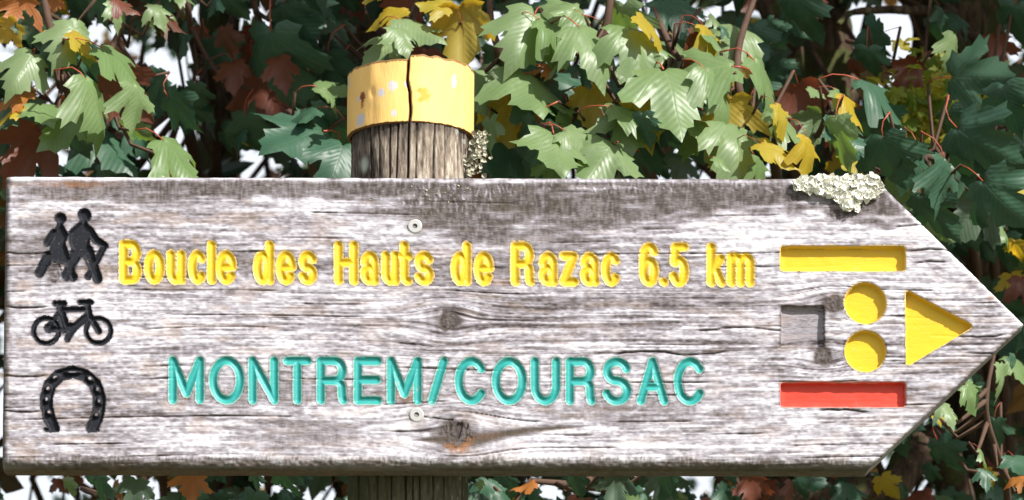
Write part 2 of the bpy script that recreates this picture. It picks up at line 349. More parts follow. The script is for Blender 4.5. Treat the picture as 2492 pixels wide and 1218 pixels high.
moss_shade = np.maximum(moss_shade, np.clip(patch(1230, 500, 260, 50) * sstep(0.45, 0.7, vn(X / 30, Yp / 16, 1)) * 0.35, 0, 1))
H += (vn(X / 9, Yp / 7, 2) - 0.5) * 3.5 * (1 - sstep(8, 30, ED[3])) + (0.75 - np.clip(tone, 0, 1)) * 3.2 + crack * 3.5 + fea * 1.5 + KM * 2.5 * (ring - 0.2) + dk * (fib - 0.5) * 2.0

# --- carving
ids = np.zeros(X.shape, np.int32); names = {}
def seg_d(wx, wy, a, b):
    dx, dy = b[0] - a[0], b[1] - a[1]; L = dx * dx + dy * dy + 1e-9
    t_ = np.clip(((wx - a[0]) * dx + (wy - a[1]) * dy) / L, 0, 1)
    return np.hypot(wx - a[0] - t_ * dx, wy - a[1] - t_ * dy)
def window(x0, y0, x1, y1):
    w = (X[:, :] > x0) & (X < x1) & (Yp > y0) & (Yp < y1); r = np.where(w.any(1))[0]; c = np.where(w.any(0))[0]
    return slice(r[0], r[-1] + 1), slice(c[0], c[-1] + 1)
SD = np.full(X.shape, 99.0)
NID = [0]
def carve(sd, win, mat, pname, label, profile, depth, paint_it=True, grp=None):
    sub = sd < SD[win]
    if grp is None: NID[0] += 1
    k = NID[0]
    jag = (vn(X[win] / 5, Yp[win] / 3, 4) - 0.5) * 1.8
    if profile == 'v': dep = np.clip(-sd, 0, None) * depth; dep = np.minimum(dep, 6.0 + (dep - 6.0) * 0.35)
    elif profile == 'round':
        dep = depth * np.sqrt(np.clip(1 - np.clip(1 + sd / depth, 0, 1) ** 2, 0, 1))
    else: dep = depth * sstep(0, profile, -sd) 
    flat = sstep(0.5, 3.0, -sd)
    cur = H[win]; base = cur * (1 - 0.85 * flat)
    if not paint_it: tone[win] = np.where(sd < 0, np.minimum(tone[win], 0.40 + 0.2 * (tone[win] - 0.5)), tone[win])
    H[win] = np.where(sub & (sd < 2), np.maximum(base + dep, np.where(SD[win] < 0, cur, -9)), cur)
    if paint_it:
        I = ids[win]; I[sub & (sd + jag < 0.8)] = k; names[k] = (pname, mat, label)
    SD[win] = np.minimum(SD[win], sd)
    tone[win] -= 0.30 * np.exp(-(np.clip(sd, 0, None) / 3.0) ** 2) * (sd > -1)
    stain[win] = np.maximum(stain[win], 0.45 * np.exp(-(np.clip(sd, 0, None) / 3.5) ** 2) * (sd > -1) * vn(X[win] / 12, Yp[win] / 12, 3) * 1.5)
    return k
def arc(cx, cy, rx, ry, a0, a1, n=14):
    return [(cx + rx * math.cos(math.radians(a0 + (a1 - a0) * i / n)), cy + ry * math.sin(math.radians(a0 + (a1 - a0) * i / n))) for i in range(n + 1)]
GL = {
 'B': [[(0, 0), (0, 1), (.5, 1)] + arc(.55, .76, .40, .24, 90, -90) + [(0, .52)], arc(.55, .26, .45, .26, 90, -90) + [(0, 0)]],
 'o': [arc(.5, .5, .5, .5, 0, 360, 24)],
 'u': [[(0, 1), (0, .35)] + arc(.48, .33, .48, .33, 180, 300), [(1, 1), (1, .0)], [(.75, .05), (1, .33)]],
 'c': [arc(.52, .5, .5, .5, 42, 318, 20)],
 'l': [[(.5, 0), (.5, 1)]],
 'e': [[(.02, .5), (.98, .53)] + arc(.5, .5, .49, .5, 4, 322, 22)],
 'd': [arc(.42, .36, .42, .36, 0, 360, 20), [(1, 0), (1, 1)], [(.75, .60), (1, .66)], [(.8, .08), (1, .04)]],
 's': [arc(.5, .745, .47, .255, 20, 250, 14) + arc(.5, .255, .5, .255, 75, -160, 14)],
 'H': [[(0, 0), (0, 1)], [(1, 0), (1, 1)], [(0, .52), (1, .52)]],
 'a': [[(.02, .70)] + arc(.48, .70, .46, .30, 160, 0, 10) + [(.94, .1), (1, 0)], arc(.44, .27, .44, .27, 0, 360, 18)],
 't': [[(.35, 1), (.35, .18)] + arc(.68, .18, .33, .18, 180, 280, 6), [(0, .70), (.85, .70)]],
 'R': [[(0, 0), (0, 1), (.6, 1)] + arc(.6, .75, .36, .25, 90, -90) + [(0, .5)], [(.6, .5)] + arc(.6, .32, .33, .18, 80, 0, 5) + [(.95, .08), (1, 0)]],
 'z': [[(.05, 1), (.95, 1), (.05, 0), (1, 0)]],
 '6': [arc(.5, .30, .48, .30, 0, 360, 20), [(.02, .32), (.04, .62)] + arc(.52, .72, .46, .28, 165, 30, 10)],
 '.': [[(.5, .5), (.52, .5)]],
 '5': [[(.95, 1), (.20, 1), (.12, .56)] + arc(.48, .31, .50, .32, 125, -155, 16)],
 'k': [[(0, 0), (0, 1)], [(.95, .68), (.05, .30)], [(.35, .42), (1, 0)]],
 'm': [[(0, 0), (0, 1)], [(0, .8)] + arc(.27, .78, .23, .22, 140, 0, 6) + [(.5, 0)], [(.5, .8)] + arc(.77, .78, .23, .22, 140, 0, 6) + [(1, 0)]],
 'M': [[(0, 0), (0, 1), (.5, .17), (1, 1), (1, 0)]],
 'O': [arc(.5, .5, .5, .5, 0, 360, 30)],
 'N': [[(0, 0), (0, 1), (1, 0), (1, 1)]],
 'T': [[(0, 1), (1, 1)], [(.5, 1), (.5, 0)]],
 'E': [[(1, 1), (0, 1), (0, 0), (1, 0)], [(0, .52), (.95, .52)]],
 '/': [[(0, 0), (1, 1)]],
 'C': [arc(.52, .5, .52, .5, 38, 322, 26)],
 'U': [[(0, 1), (0, .36)] + arc(.5, .36, .5, .36, 180, 360, 16) + [(1, 1)]],
 'S': [arc(.5, .755, .47, .245, 15, 250, 16) + arc(.5, .255, .5, .255, 75, -165, 16)],
 'A': [[(0, 0), (.5, 1), (1, 0)], [(.22, .36), (.78, .36)]],
}
def glyph(ch, x0, x1, yt, yb, hw, mat, depth):
    win = window(x0 - 14, yt - 14, x1 + 14, yb + 14); wx, wy = X[win], Yp[win]
    ax0, ax1, ay1, ay0 = x0 + hw, x1 - hw, yt + hw, yb - hw
    wob = hw + 0.7 * (vn(wx / 14, wy / 14, 2) - 0.5)
    sd = np.full(wx.shape, 99.0)
    for st in GL[ch]:
        q = [(ax0 + (ax1 - ax0) * a, ay0 + (ay1 - ay0) * b) for a, b in st]
        for a, b in zip(q[:-1], q[1:]): sd = np.minimum(sd, seg_d(wx, wy, a, b))
    nm = {'yellow': 'yellow', 'teal': 'turquoise'}[mat]
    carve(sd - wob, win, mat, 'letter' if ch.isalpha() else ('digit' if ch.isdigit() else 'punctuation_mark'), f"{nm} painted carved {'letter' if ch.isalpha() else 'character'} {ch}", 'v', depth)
sl_ = lambda x: (x - 290) / 1500 * 7
CAP, XH = (584, 691), (608, 692)
line1 = [('B', 290, 345, 1), ('o', 350, 401, 0), ('u', 405, 452, 0), ('c', 457, 503, 0), ('l', 504, 526, 1), ('e', 524, 577, 0),
         ('d', 616, 667, 1), ('e', 671, 721, 0), ('s', 726, 772, 0), ('H', 813, 872, 1), ('a', 877, 923, 0), ('u', 928, 973, 0), ('t', 966, 1008, 1), ('s', 1008, 1056, 0),
         ('d', 1097, 1147, 1), ('e', 1153, 1202, 0), ('R', 1243, 1301, 1), ('a', 1311, 1358, 0), ('z', 1360, 1408, 0), ('a', 1412, 1459, 0), ('c', 1463, 1511, 0),
         ('6', 1555, 1604, 1), ('.', 1605, 1626, 2), ('5', 1628, 1677, 1), ('k', 1720, 1766, 1), ('m', 1769, 1836, 0)]
for ch, a, b, cap in line1:
    o_ = sl_(a); y0 = {1: CAP[0], 0: XH[0], 2: 669}[cap]
    glyph(ch, a, b, y0 + o_, 692 + o_, 10.8, 'yellow', 0.85)
line2 = [('M', 410, 497), ('O', 508, 595), ('N', 604, 678), ('T', 688, 759), ('R', 770, 846), ('E', 860, 930), ('M', 941, 1027), ('/', 1041, 1091), ('C', 1106, 1186), ('O', 1196, 1282),
         ('U', 1291, 1364), ('R', 1376, 1450), ('S', 1465, 1537), ('A', 1549, 1627), ('C', 1639, 1717)]
for ch, a, b in line2:
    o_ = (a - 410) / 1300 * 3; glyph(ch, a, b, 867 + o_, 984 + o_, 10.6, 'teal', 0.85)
def poly_sd(wx, wy, poly):
    d = np.full(wx.shape, 99.0); ins = np.zeros(wx.shape, bool)
    for a, b in zip(poly, poly[1:] + poly[:1]):
        d = np.minimum(d, seg_d(wx, wy, a, b))
        c_ = (a[1] > wy) != (b[1] > wy); xi = a[0] + (wy - a[1]) / (b[1] - a[1] + 1e-9) * (b[0] - a[0]); ins ^= c_ & (wx < xi)
    return np.where(ins, -d, d)
def rrect(x0, y0, x1, y1, r, mat, pname, label, depth=21, prof=3.2, paint_it=True):
    win = window(x0 - 12, y0 - 12, x1 + 12, y1 + 12); wx, wy = X[win], Yp[win]
    qx = np.abs(wx - (x0 + x1) / 2) - (x1 - x0) / 2 + r; qy = np.abs(wy - (y0 + y1) / 2) - (y1 - y0) / 2 + r
    sd = np.hypot(np.maximum(qx, 0), np.maximum(qy, 0)) + np.minimum(np.maximum(qx, qy), 0) - r
    sd = sd + (vn(wx / 18, wy / 18, 3) - 0.5) * 1.2
    carve(sd, win, mat, pname, label, prof, depth, paint_it); H[win] += np.where(sd < -3, 0.8 * (vn(wx / 25, wy / 18, 2) - .5) - 1.5 * np.exp(-(sd / 9) ** 2), 0)
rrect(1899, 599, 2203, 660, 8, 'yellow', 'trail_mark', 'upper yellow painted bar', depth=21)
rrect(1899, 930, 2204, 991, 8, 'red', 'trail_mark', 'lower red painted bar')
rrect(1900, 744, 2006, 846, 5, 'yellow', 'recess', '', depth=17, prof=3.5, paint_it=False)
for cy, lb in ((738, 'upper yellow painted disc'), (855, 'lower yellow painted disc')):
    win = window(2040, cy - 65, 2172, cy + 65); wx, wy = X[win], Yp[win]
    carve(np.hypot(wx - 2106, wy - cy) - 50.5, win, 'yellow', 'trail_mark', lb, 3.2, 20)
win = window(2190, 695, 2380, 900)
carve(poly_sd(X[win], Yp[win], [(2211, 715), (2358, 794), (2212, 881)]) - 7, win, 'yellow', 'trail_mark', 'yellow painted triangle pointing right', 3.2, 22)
# hikers
def hz(x, y): return (60 + x / 5.5375, 490 + y / 5.5375)
win = window(70, 500, 275, 712); wx, wy = X[win], Yp[win]; sd = np.full(wx.shape, 99.0)
def cap_(a, b, r0, r1=None):
    global sd
    r1 = r0 if r1 is None else r1; a = hz(*a); b = hz(*b); dx, dy = b[0] - a[0], b[1] - a[1]; L = dx * dx + dy * dy + 1e-9
    t_ = np.clip(((wx - a[0]) * dx + (wy - a[1]) * dy) / L, 0, 1); d = np.hypot(wx - a[0] - t_ * dx, wy - a[1] - t_ * dy) - (r0 + (r1 - r0) * t_) / 5.54
    sd = np.minimum(sd, d)
def pol_(ps):
    global sd
    sd = np.minimum(sd, poly_sd(wx, wy, [hz(*p) for p in ps]))
cap_((808, 185), (808, 186), 84); cap_((795, 250), (790, 330), 42)
pol_([(760, 270), (840, 285), (915, 400), (880, 520), (865, 600), (900, 740), (700, 760), (640, 640), (600, 560), (600, 410), (680, 335)])
cap_((870, 400), (960, 520), 62, 48); cap_((950, 515), (1090, 595), 52, 36)
cap_((840, 660), (980, 1040), 78, 62); cap_((700, 690), (560, 1010), 74, 55)
cap_((1070, 620), (850, 1020), 34, 40)
cap_((485, 230), (485, 231), 72); cap_((475, 290), (470, 350), 34)
pol_([(440, 320), (520, 330), (585, 440), (545, 560), (610, 760), (600, 860), (470, 830), (330, 800), (330, 700), (370, 520), (390, 420)])
cap_((400, 420), (300, 560), 48, 42); cap_((320, 740), (200, 970), 66, 55); cap_((590, 800), (650, 1020), 60, 55)
hole = np.hypot((wx - hz(755, 915)[0]) / 15, (wy - hz(755, 915)[1]) / 17) - 1; sd = np.maximum(sd, -hole * 10)
chip = np.hypot((wx - hz(400, 960)[0]) / 17, (wy - hz(400, 960)[1]) / 23) + (vn(wx / 7, wy / 7, 1) - 0.5) * 0.7 - 1
sd = np.maximum(sd, -chip * 10)
carve(sd, win, 'black', 'hiker_symbol', 'black carved pair of walkers, one with a stick', 5, 9)
tone[win] -= 0.25 * np.exp(-np.clip(chip, 0, 9) * 6) * (chip < 0.6)
H[win] += np.where(chip < 0, 4 * vn(wx / 6, wy / 8, 3), 0)
# bicycle
def hz(x, y): return (60 + x / 3.383, 710 + y / 3.383)
K5 = 5.54 / 3.383
win = window(65, 718, 290, 860); wx, wy = X[win], Yp[win]; sd = np.full(wx.shape, 99.0)
for c_, R_ in (((178, 322), 112), ((608, 322), 110)):
    p_ = hz(*c_); sd = np.minimum(sd, np.abs(np.hypot(wx - p_[0], wy - p_[1]) - (R_ - 8) / 3.383) - 4.6)
for a, b, r0, r1 in (((250, 98), (325, 98), 20, 20), ((290, 105), (292, 150), 30, 26), ((300, 150), (345, 290), 26, 24), ((310, 146), (510, 146), 17, 17), ((455, 88), (545, 88), 17, 20), ((515, 100), (530, 210), 26, 26),
                     ((535, 200), (610, 325), 24, 24), ((520, 200), (400, 300), 26, 28), ((385, 300), (380, 300), 42, 42), ((380, 330), (350, 395), 26, 20), ((290, 165), (190, 300), 17, 17), ((195, 305), (375, 312), 24, 22), ((200, 300), (201, 300), 36, 36), ((290, 200), (320, 320), 22, 22)):
    cap_(a, b, r0 * K5, r1 * K5)
carve(sd, win, 'black', 'bicycle_symbol', 'black carved bicycle', 4, 7)
# horseshoe
win = window(85, 875, 275, 1070); wx, wy = X[win], Yp[win]; sd = np.full(wx.shape, 99.0)
q = [(240, 1125), (205, 1050), (183, 960), (180, 870), (210, 765), (285, 690), (395, 660), (500, 690), (580, 765), (615, 870), (612, 970), (590, 1050), (555, 1125)]
w_ = [44, 48, 48, 48, 48, 47, 46, 47, 50, 50, 48, 48, 46]
for i in range(len(q) - 1): cap_(q[i], q[i + 1], w_[i] * K5, w_[i + 1] * K5)
a_ = hz(0, 1165)[1]; cut = wy - (a_ - 0.5 * np.abs(wx - hz(395, 0)[0]) * 0 ) ; 
sd = np.maximum(sd, (wy - hz(0, 1155)[1]))
cap_((170, 1135), (200, 1140), 20, 20); cap_((595, 1135), (600, 1135), 22, 22)
for nx_, ny_, ea, eb_, an in ((395, 662, 46, 11, 0), (248, 702, 24, 15, -30), (190, 795, 17, 20, 10), (180, 885, 16, 20, 0), (200, 992, 15, 20, -35), (538, 715, 26, 16, 35), (600, 803, 15, 24, -30), (612, 900, 15, 22, -20), (590, 1010, 16, 18, 0)):
    c0 = hz(nx_, ny_); ca, sa = math.cos(math.radians(an)), math.sin(math.radians(an)); dx, dy = wx - c0[0], wy - c0[1]
    e = np.hypot((dx * ca + dy * sa) / (ea / 3.383), (-dx * sa + dy * ca) / (eb_ / 3.383)); sd = np.maximum(sd, (1 - e) * 5)
carve(sd, win, 'black', 'horseshoe_symbol', 'black carved horseshoe with nail holes', 5, 9)

# --- mesh the front, split by paint
px_, _, pz_ = P(X, Yp, 0.0)
VV = np.stack([px_, H * S, pz_], -1).reshape(-1, 3)
idx = np.arange(NX * NY).reshape(NY, NX)
Q = np.stack([idx[:-1, :-1], idx[1:, :-1], idx[1:, 1:], idx[:-1, 1:]], -1)
fid = np.maximum(ids[:-1, :-1], ids[1:, 1:])
AT = dict(tone=tone, stain=stain, warm=warm, rust=rust, moss_shade=moss_shade)
def sub_mesh(name, faces, extraV=None, extraF=None):
    u, inv = np.unique(faces, return_inverse=True); return u, inv.reshape(faces.shape)
# wood part + sides + back
u, Fw = sub_mesh('b', Q[fid == 0]); Vw = VV[u]; att = {k: a.ravel()[u] for k, a in AT.items()}
remap = np.full(NX * NY, -1); remap[u] = np.arange(len(u))
loop = np.concatenate([idx[0, :-1], idx[:-1, -1], idx[-1, ::-1][:-1], idx[::-1, 0][:-1]])
lp = remap[loop]; assert (lp >= 0).all()
TH = 0.043; prev = lp; L_ = len(lp); Vl = [Vw]; Fl = [Fw]; nvt = len(Vw); side = []
cen = VV[loop].mean(0)
for k, yy in enumerate((0.016, 0.02, 0.024, 0.028, 0.032, 0.036, TH - 0.003, TH)):
    ring_ = VV[loop].copy(); ring_[:, 1] = np.maximum(yy, ring_[:, 1] + 0.0004 * (k + 1))
    jit = (vn(np.arange(L_) / 30., k * 0.6, 2) - 0.5) * 0.0016
    d_ = ring_ - cen; d_[:, 1] = 0; d_ /= np.linalg.norm(d_, axis=1, keepdims=True); ring_ += d_ * jit[:, None] * (1 if k else 0)
    if k == 7: ring_ -= d_ * 0.003
    Vl.append(ring_); cur = np.arange(L_) + nvt; nvt += L_
    Fl.append(np.stack([prev, np.roll(prev, -1), np.roll(cur, -1), cur], -1)); prev = cur
Vl.append(np.array([[cen[0], TH, cen[2]]])); 
# back: quads made of fan pairs
ev = prev[::2]; Fb = np.stack([prev[::2], np.roll(prev, -1)[::2], np.roll(prev, -2)[::2], np.full(len(prev[::2]), nvt)], -1); nvt += 1
Fl.append(Fb)
me = mesh_arrays('board', np.concatenate(Vl), np.concatenate(Fl), True, 4)
ns = nvt - len(u)
for k, a in att.items():
    pad = {'tone': 0.42, 'stain': 0.75, 'warm': 0.2, 'rust': 0.0, 'moss_shade': 0.1}[k]
    arr = pad + 0.30 * (rng.random(ns) - 0.5) * (k != 'rust'); lx, ly = X.ravel()[loop], Yp.ravel()[loop]
    for q in range(8):
        sl2 = slice(q * L_, (q + 1) * L_); w2_ = vn(lx / 18 + ly / 15, q * 0.8 + ly * 0, 3) - 0.5; dg = (lx > 2112) & (ly > 780)
        if k == 'stain': arr[sl2] = np.where(dg, 0.05, 0.55) + 0.5 * w2_  # lower diagonal side kept paler, bounced light put into its colour
        if k == 'tone': arr[sl2] = np.where(dg, 0.55, 0.40) + 0.7 * w2_
        if k == 'rust': arr[sl2] = np.clip(0.15 + 0.3 * w2_, 0, 1) * (lx < 900)
    attr(me, k, np.concatenate([a, arr]))
board = ob('board', me, M['board'], sign, label='grey weathered arrow-shaped plank')
for k, (pn, mt, lb) in names.items():
    f = Q[fid == k]
    if len(f) == 0: continue
    u, ff = sub_mesh(pn, f); me = mesh_arrays(pn, VV[u], ff, True, 4); attr(me, 'edge', np.exp(-np.clip(-SD.ravel()[u], 0, 50) / 3.0)); ob(pn, me, M[mt], board, label=lb)

# --- post
RP = 0.0640; PY = TH + RP - 0.004
pc = PV(997, 420, PY - RP * 0.3); PX = pc.x
zb = PV(1000, 296, PY - RP).z; zt = PV(1000, 134, PY - RP).z
def cyl(zs, nth, rf, close_top=None):
    th = np.linspace(0, 2 * PI, nth, endpoint=False); TT, ZZ = np.meshgrid(th, zs)
    R = rf(TT, ZZ); V = np.stack([PX + R * np.sin(TT), PY - R * np.cos(TT), ZZ], -1).reshape(-1, 3)
    i = np.arange(len(zs) * nth).reshape(len(zs), nth); F = np.stack([i[:-1], np.roll(i[:-1], -1, 1), np.roll(i[1:], -1, 1), i[1:]], -1).reshape(-1, 4)
    return TT, ZZ, V, F
cr = [(0.0, 0.010), (-0.50, 0.011), (-0.20, 0.006), (0.24, 0.006), (0.42, 0.008), (0.62, 0.006), (-0.95, 0.012), (1.1, 0.01), (0.12, 0.006), (-0.33, 0.006), (-0.7, 0.006)]
def crackf(TT, ZZ):
    o = np.zeros_like(TT); T_ = (TT + PI) % (2 * PI) - PI
    for k, (a, w) in enumerate(cr):
        aa = a + 0.05 * (vn(ZZ * 18, ZZ * 0 + k, k) - 0.5) + 0.06 * (vn(ZZ * 3, ZZ * 0 + k * 3, 1) - 0.5)
        o = np.maximum(o, np.exp(-((T_ - aa) / (w * 1.3)) ** 2) * (1 if k == 0 else 0.85 * sstep(0.2, 0.5, vn(ZZ * 7, ZZ * 0 + k, 3))))
    return o
zs = np.concatenate([np.linspace(-0.3, 1.9, 60), np.linspace(1.905, 2.2, 30), np.linspace(2.203, zb + 0.004, 320)])
post_h = lambda TT, ZZ: vn(TT * 20 + ZZ * 9, ZZ * 55, 2) * 0.45 + vn(TT * 46, ZZ * 130, 3) * 0.4 + vn(TT * 4, ZZ * 30, 4) * 0.35 - 0.1
TT, ZZ, V, F = cyl(zs, 420, lambda T_, Z_: RP - 0.003 + 0.0022 * (post_h(T_, Z_) - 0.5) - 0.006 * crackf(T_, Z_) + 0.002 * np.sin(T_ * 2 + 1) - 0.0025 * sstep(2.42, 2.3, Z_) * 0)
me = mesh_arrays('post', V, F, True, 4)
ck = crackf(TT, ZZ); T_ = (TT + PI) % (2 * PI) - PI
attr(me, 'tone', (0.50 + 0.7 * (post_h(TT, ZZ) - 0.5) - 0.8 * ck - 0.22 * np.exp(-((zb - ZZ) / 0.012) ** 2) - 0.22 * (1 - sstep(-0.75, -0.2, T_))).ravel())  # shade under the band and on the sunless left put into the tone
attr(me, 'moss_shade', (np.clip((1 - sstep(2.32, 2.42, ZZ)), 0, 1) * 0.75).ravel())  # shade below the board, painted as a greenish darkening of the post
lz = PV(885, 402, PY - RP * 0.6).z
attr(me, 'lichen', np.clip(np.exp(-(((T_ + 0.85) / 0.11) ** 2 + ((ZZ - lz) / 0.008) ** 2) ** 2) + sstep(0.72, 0.8, vn(TT * 14, ZZ * 140, 1)) * 0.5 * sstep(0.3, 0.8, T_), 0, 1).ravel() * 0.8)
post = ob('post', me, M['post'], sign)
zs = np.concatenate([[zb - 0.001], np.linspace(zb, zt, 110), [zt + 0.0012]])
def bandr(T_, Z_):
    t_ = (T_ + PI) % (2 * PI) - PI; c_ = np.exp(-((t_ - 0.0 + 0.07 * (vn(Z_ * 60, Z_ * 0, 1) - .5)) / 0.018) ** 4)
    r = RP + 0.0012 * (vn(T_ * 6, Z_ * 40, 2) - 0.5) - 0.012 * c_ - 0.0012 * np.exp(-((t_ + 0.62) / 0.05) ** 2 - ((Z_ - (zb + 0.034)) / 0.006) ** 2)
    return np.where((Z_ < zb) | (Z_ > zt + 0.0004), r - 0.0035, r)
TT, ZZ, V, F = cyl(zs, 420, bandr)
T_ = (TT + PI) % (2 * PI) - PI
V[:, 2] -= (np.where((T_ < -0.01), 0.0045, 0) * sstep(zb + 0.02, zt, ZZ)).ravel() + (sstep(0.02, 0.06, ZZ - zb) * 0.0022 * (vn(TT * 9, TT * 0, 4) - 0.5)).ravel()
nb = len(V); i0 = (len(zs) - 1) * 420
Vt = np.array([[PX, PY, zt - 0.004]]); ring_i = np.arange(420) + i0
Ft = np.stack([ring_i[::2], np.roll(ring_i, -1)[::2], np.roll(ring_i, -2)[::2], np.full(210, nb)], -1)
me = mesh_arrays('painted_band', np.concatenate([V, Vt]), np.concatenate([F, Ft]), True, 4)
cb = np.exp(-((T_ + 0.07 * (vn(ZZ * 60, ZZ * 0, 1) - .5)) / 0.028) ** 4)
cb = np.maximum(cb, 0.8 * (ZZ > zt - 0.0012 - 0.0016 * vn(TT * 60, TT * 0, 2))); cb = np.maximum(cb, 0.9 * (ZZ < zb + 0.0005 + 0.0012 * np.clip(vn(TT * 22, TT * 0 + 3, 2) - .45, 0, 1)))
attr(me, 'crack', np.append(cb.ravel(), 1))
def spot(px, py, rx, ry, k):
    a = math.asin(max(-1, min(1, (px - 999) / 152))); z0 = PV(px, py, PY - RP * math.cos(a)).z
    r = ((T_ - a) * RP / rx) ** 2 + ((ZZ - z0) / ry) ** 2 + (vn(TT * 60, ZZ * 900, k) - 0.5) * 1.1
    return 1 - sstep(0.6, 1.2, r)
li = np.maximum.reduce([spot(960, 206, .005, .006, 1), spot(934, 224, .004, .005, 2), spot(882, 292, .007, .007, 3), spot(852, 192, .004, .006, 1), spot(964, 276, .003, .004, 2), spot(1105, 200, .0035, .007, 1), spot(876, 240, .003, .003, 4), spot(992, 200, .002, .004, 4)])
ru = np.maximum(spot(887, 235, .0045, .006, 2), 0.7 * spot(886, 252, .0025, .006, 1))
oc = np.maximum(spot(1030, 232, .009, .0075, 5) * (1 - spot(1018, 232, .004, .004, 3)), 0.35 * spot(1112, 206, .005, .009, 2))
attr(me, 'lichen', np.append(li.ravel() * .9, 0)); attr(me, 'rust', np.append(ru.ravel(), 0)); attr(me, 'ochre', np.append(oc.ravel() * .8, 0))
ob('painted_band', me, M['band'], post, label='faded yellow paint band split by a crack')
sign.location = (PX, PY, 0)
for o in (board, post): o.matrix_parent_inverse = Matrix.Translation((-PX, -PY, 0))

# --- screws
def lathe(prof, n=24):
    V = []; F = []
    for r, h in prof:
        for k in range(n): V.append((r * math.cos(2 * PI * k / n), -h, r * math.sin(2 * PI * k / n)))
    for i in range(len(prof) - 1):
        for k in range(n): a, b = i * n + k, i * n + (k + 1) % n; F.append((a, b, b + n, a + n))
    return V, F
for sx, sy in ((1010, 551), (1014, 1010)):
    p = PV(sx, sy, 0)
    V, F = lathe([(0.0070, -0.004), (0.0070, 0.0010), (0.0067, 0.0016), (0.0060, 0.0018), (0.0024, 0.0018), (0.0021, 0.0), (0.0001, 0.0)])
    o = ob('screw', mesh_arrays('screw', V, F, False, 4), M['steel'], board); o.location = (p.x, 0.0006, p.z); o.rotation_euler = (0.05, 0.4, 0.04)
    # star recess as a dark inset joined into the screw's second material
    o.data.materials.append(M['socket'])
    for poly in o.data.polygons:
        c0 = poly.center
        if math.hypot(c0.x, c0.z) < 0.0026: poly.material_index = 1

# --- lichen: crumpled flakes
def flakes(name, pts_fn, n, size, parent, label, mat='lichen'):
    A = Acc()
    for _ in range(n):
        p = pts_fn(); s_ = size * random.uniform(.5, 1.3); m = 7
        R = Matrix.Rotation(random.uniform(0, 6.28), 3, 'Y') @ Matrix.Rotation(random.uniform(-.6, .6), 3, 'X') @ Matrix.Rotation(random.uniform(-.6, .6), 3, 'Z')
        V = [Vector((0, 0.4 * s_, 0))]
        for k in range(m):
            a = 2 * PI * k / m; r = s_ * random.uniform(.6, 1.2); V.append(Vector((r * math.cos(a), -random.uniform(-.1, .7) * s_, r * math.sin(a))))
        V = [R @ v + p for v in V]; F = [(0, 1 + (k + 1) % m, 1 + k) for k in range(m)]
        A.add(V, F)
    return ob(name, A.mesh(name, False), M[mat], parent, kind='stuff', label=label)
lreg = [(1925, 446), (1960, 433), (2130, 433), (2150, 455), (2135, 478), (2100, 488), (2085, 508), (2062, 512), (2045, 498), (2028, 478), (1990, 472), (1945, 462)]
def in_poly(x, y, poly):
    r = False
    for a, b in zip(poly, poly[1:] + poly[:1]):
        if (a[1] > y) != (b[1] > y) and x < a[0] + (y - a[1]) / (b[1] - a[1]) * (b[0] - a[0]): r = not r
    return r
def pt_board():
    while True:
        x, y = random.uniform(1930, 2152), random.uniform(434, 514)
        if in_poly(x, y, lreg): break
    p = PV(x, y, 0); p.y = -abs(random.gauss(0, 0.0022)) - 0.0005; return p
flakes('lichen', pt_board, 1000, 0.0036, board, 'thick cream lichen crust on the top edge near the arrow head')
t2 = NT('dull_lichen', 0.95, 0.1); t2.col(t2.mix(t2.noise(300, 3), (0.5, 0.48, 0.38), (0.28, 0.27, 0.20)))
def pt_post():
    u = random.random()
    if u < 0.6: x, y = random.gauss(1166, 9), random.uniform(322, 392); 
    else: x, y = random.gauss(1140, 16), random.uniform(385, 436)
    return PV(x, y, PY - 0.02 + random.uniform(-.012, .012))
M['lichen_dull'] = t2.m
flakes('lichen', pt_post, 190, 0.0026, post, 'shaggy pale lichen tuft on the right side of the post', 'lichen_dull')
def pt_flk():
    x, y = random.gauss(1100, 75), 436 + abs(random.gauss(0, 28)); p = PV(x, y, 0); p.y = 0.0006 if y > 446 else 0.0028; return p
flakes('lichen', pt_flk, 40, 0.0012, board, 'small pale lichen specks below the post', 'lichen_dull')

# ------------------------------------------------------------------ leaves
half = [(0.0, 0.0), (0.09, -0.07), (0.22, -0.10), (0.30, -0.05), (0.43, -0.02), (0.38, 0.06), (0.34, 0.13), (0.46, 0.17), (0.52, 0.26), (0.66, 0.36), (0.60, 0.42), (0.62, 0.53), (0.49, 0.50), (0.42, 0.56), (0.34, 0.48), (0.245, 0.44), (0.28, 0.56), (0.33, 0.66), (0.23, 0.70), (0.21, 0.80), (0.11, 0.86), (0.0, 1.04)]
half_s = [(0, 0), (0.22, -0.10), (0.43, -0.02), (0.34, 0.13), (0.52, 0.26), (0.64, 0.48), (0.42, 0.54), (0.245, 0.44), (0.32, 0.66), (0.18, 0.82), (0, 1.04)]
VA = [90, 50, 130, 8, 172]
def zshape(x, y, k, rs):
    dm = 9
    for a in VA:
        c, s = math.cos(math.radians(a)), math.sin(math.radians(a)); t_ = x * c + y * s
        if t_ > 0: dm = min(dm, abs(x * s - y * c))
    dm = min(dm, 0.2); r = math.hypot(x, y - 0.2)
    z = -0.38 * dm * rs[0] - rs[1] * max(0, y) ** 2 * 0.34 - rs[2] * x * x * 0.45 + rs[3] * x * y * 0.35
    z += 0.08 * math.sin(7 * x + k) * r + 0.07 * math.sin(8 * y + 2 * k + 3 * x) * r
    return z
LEAF = []
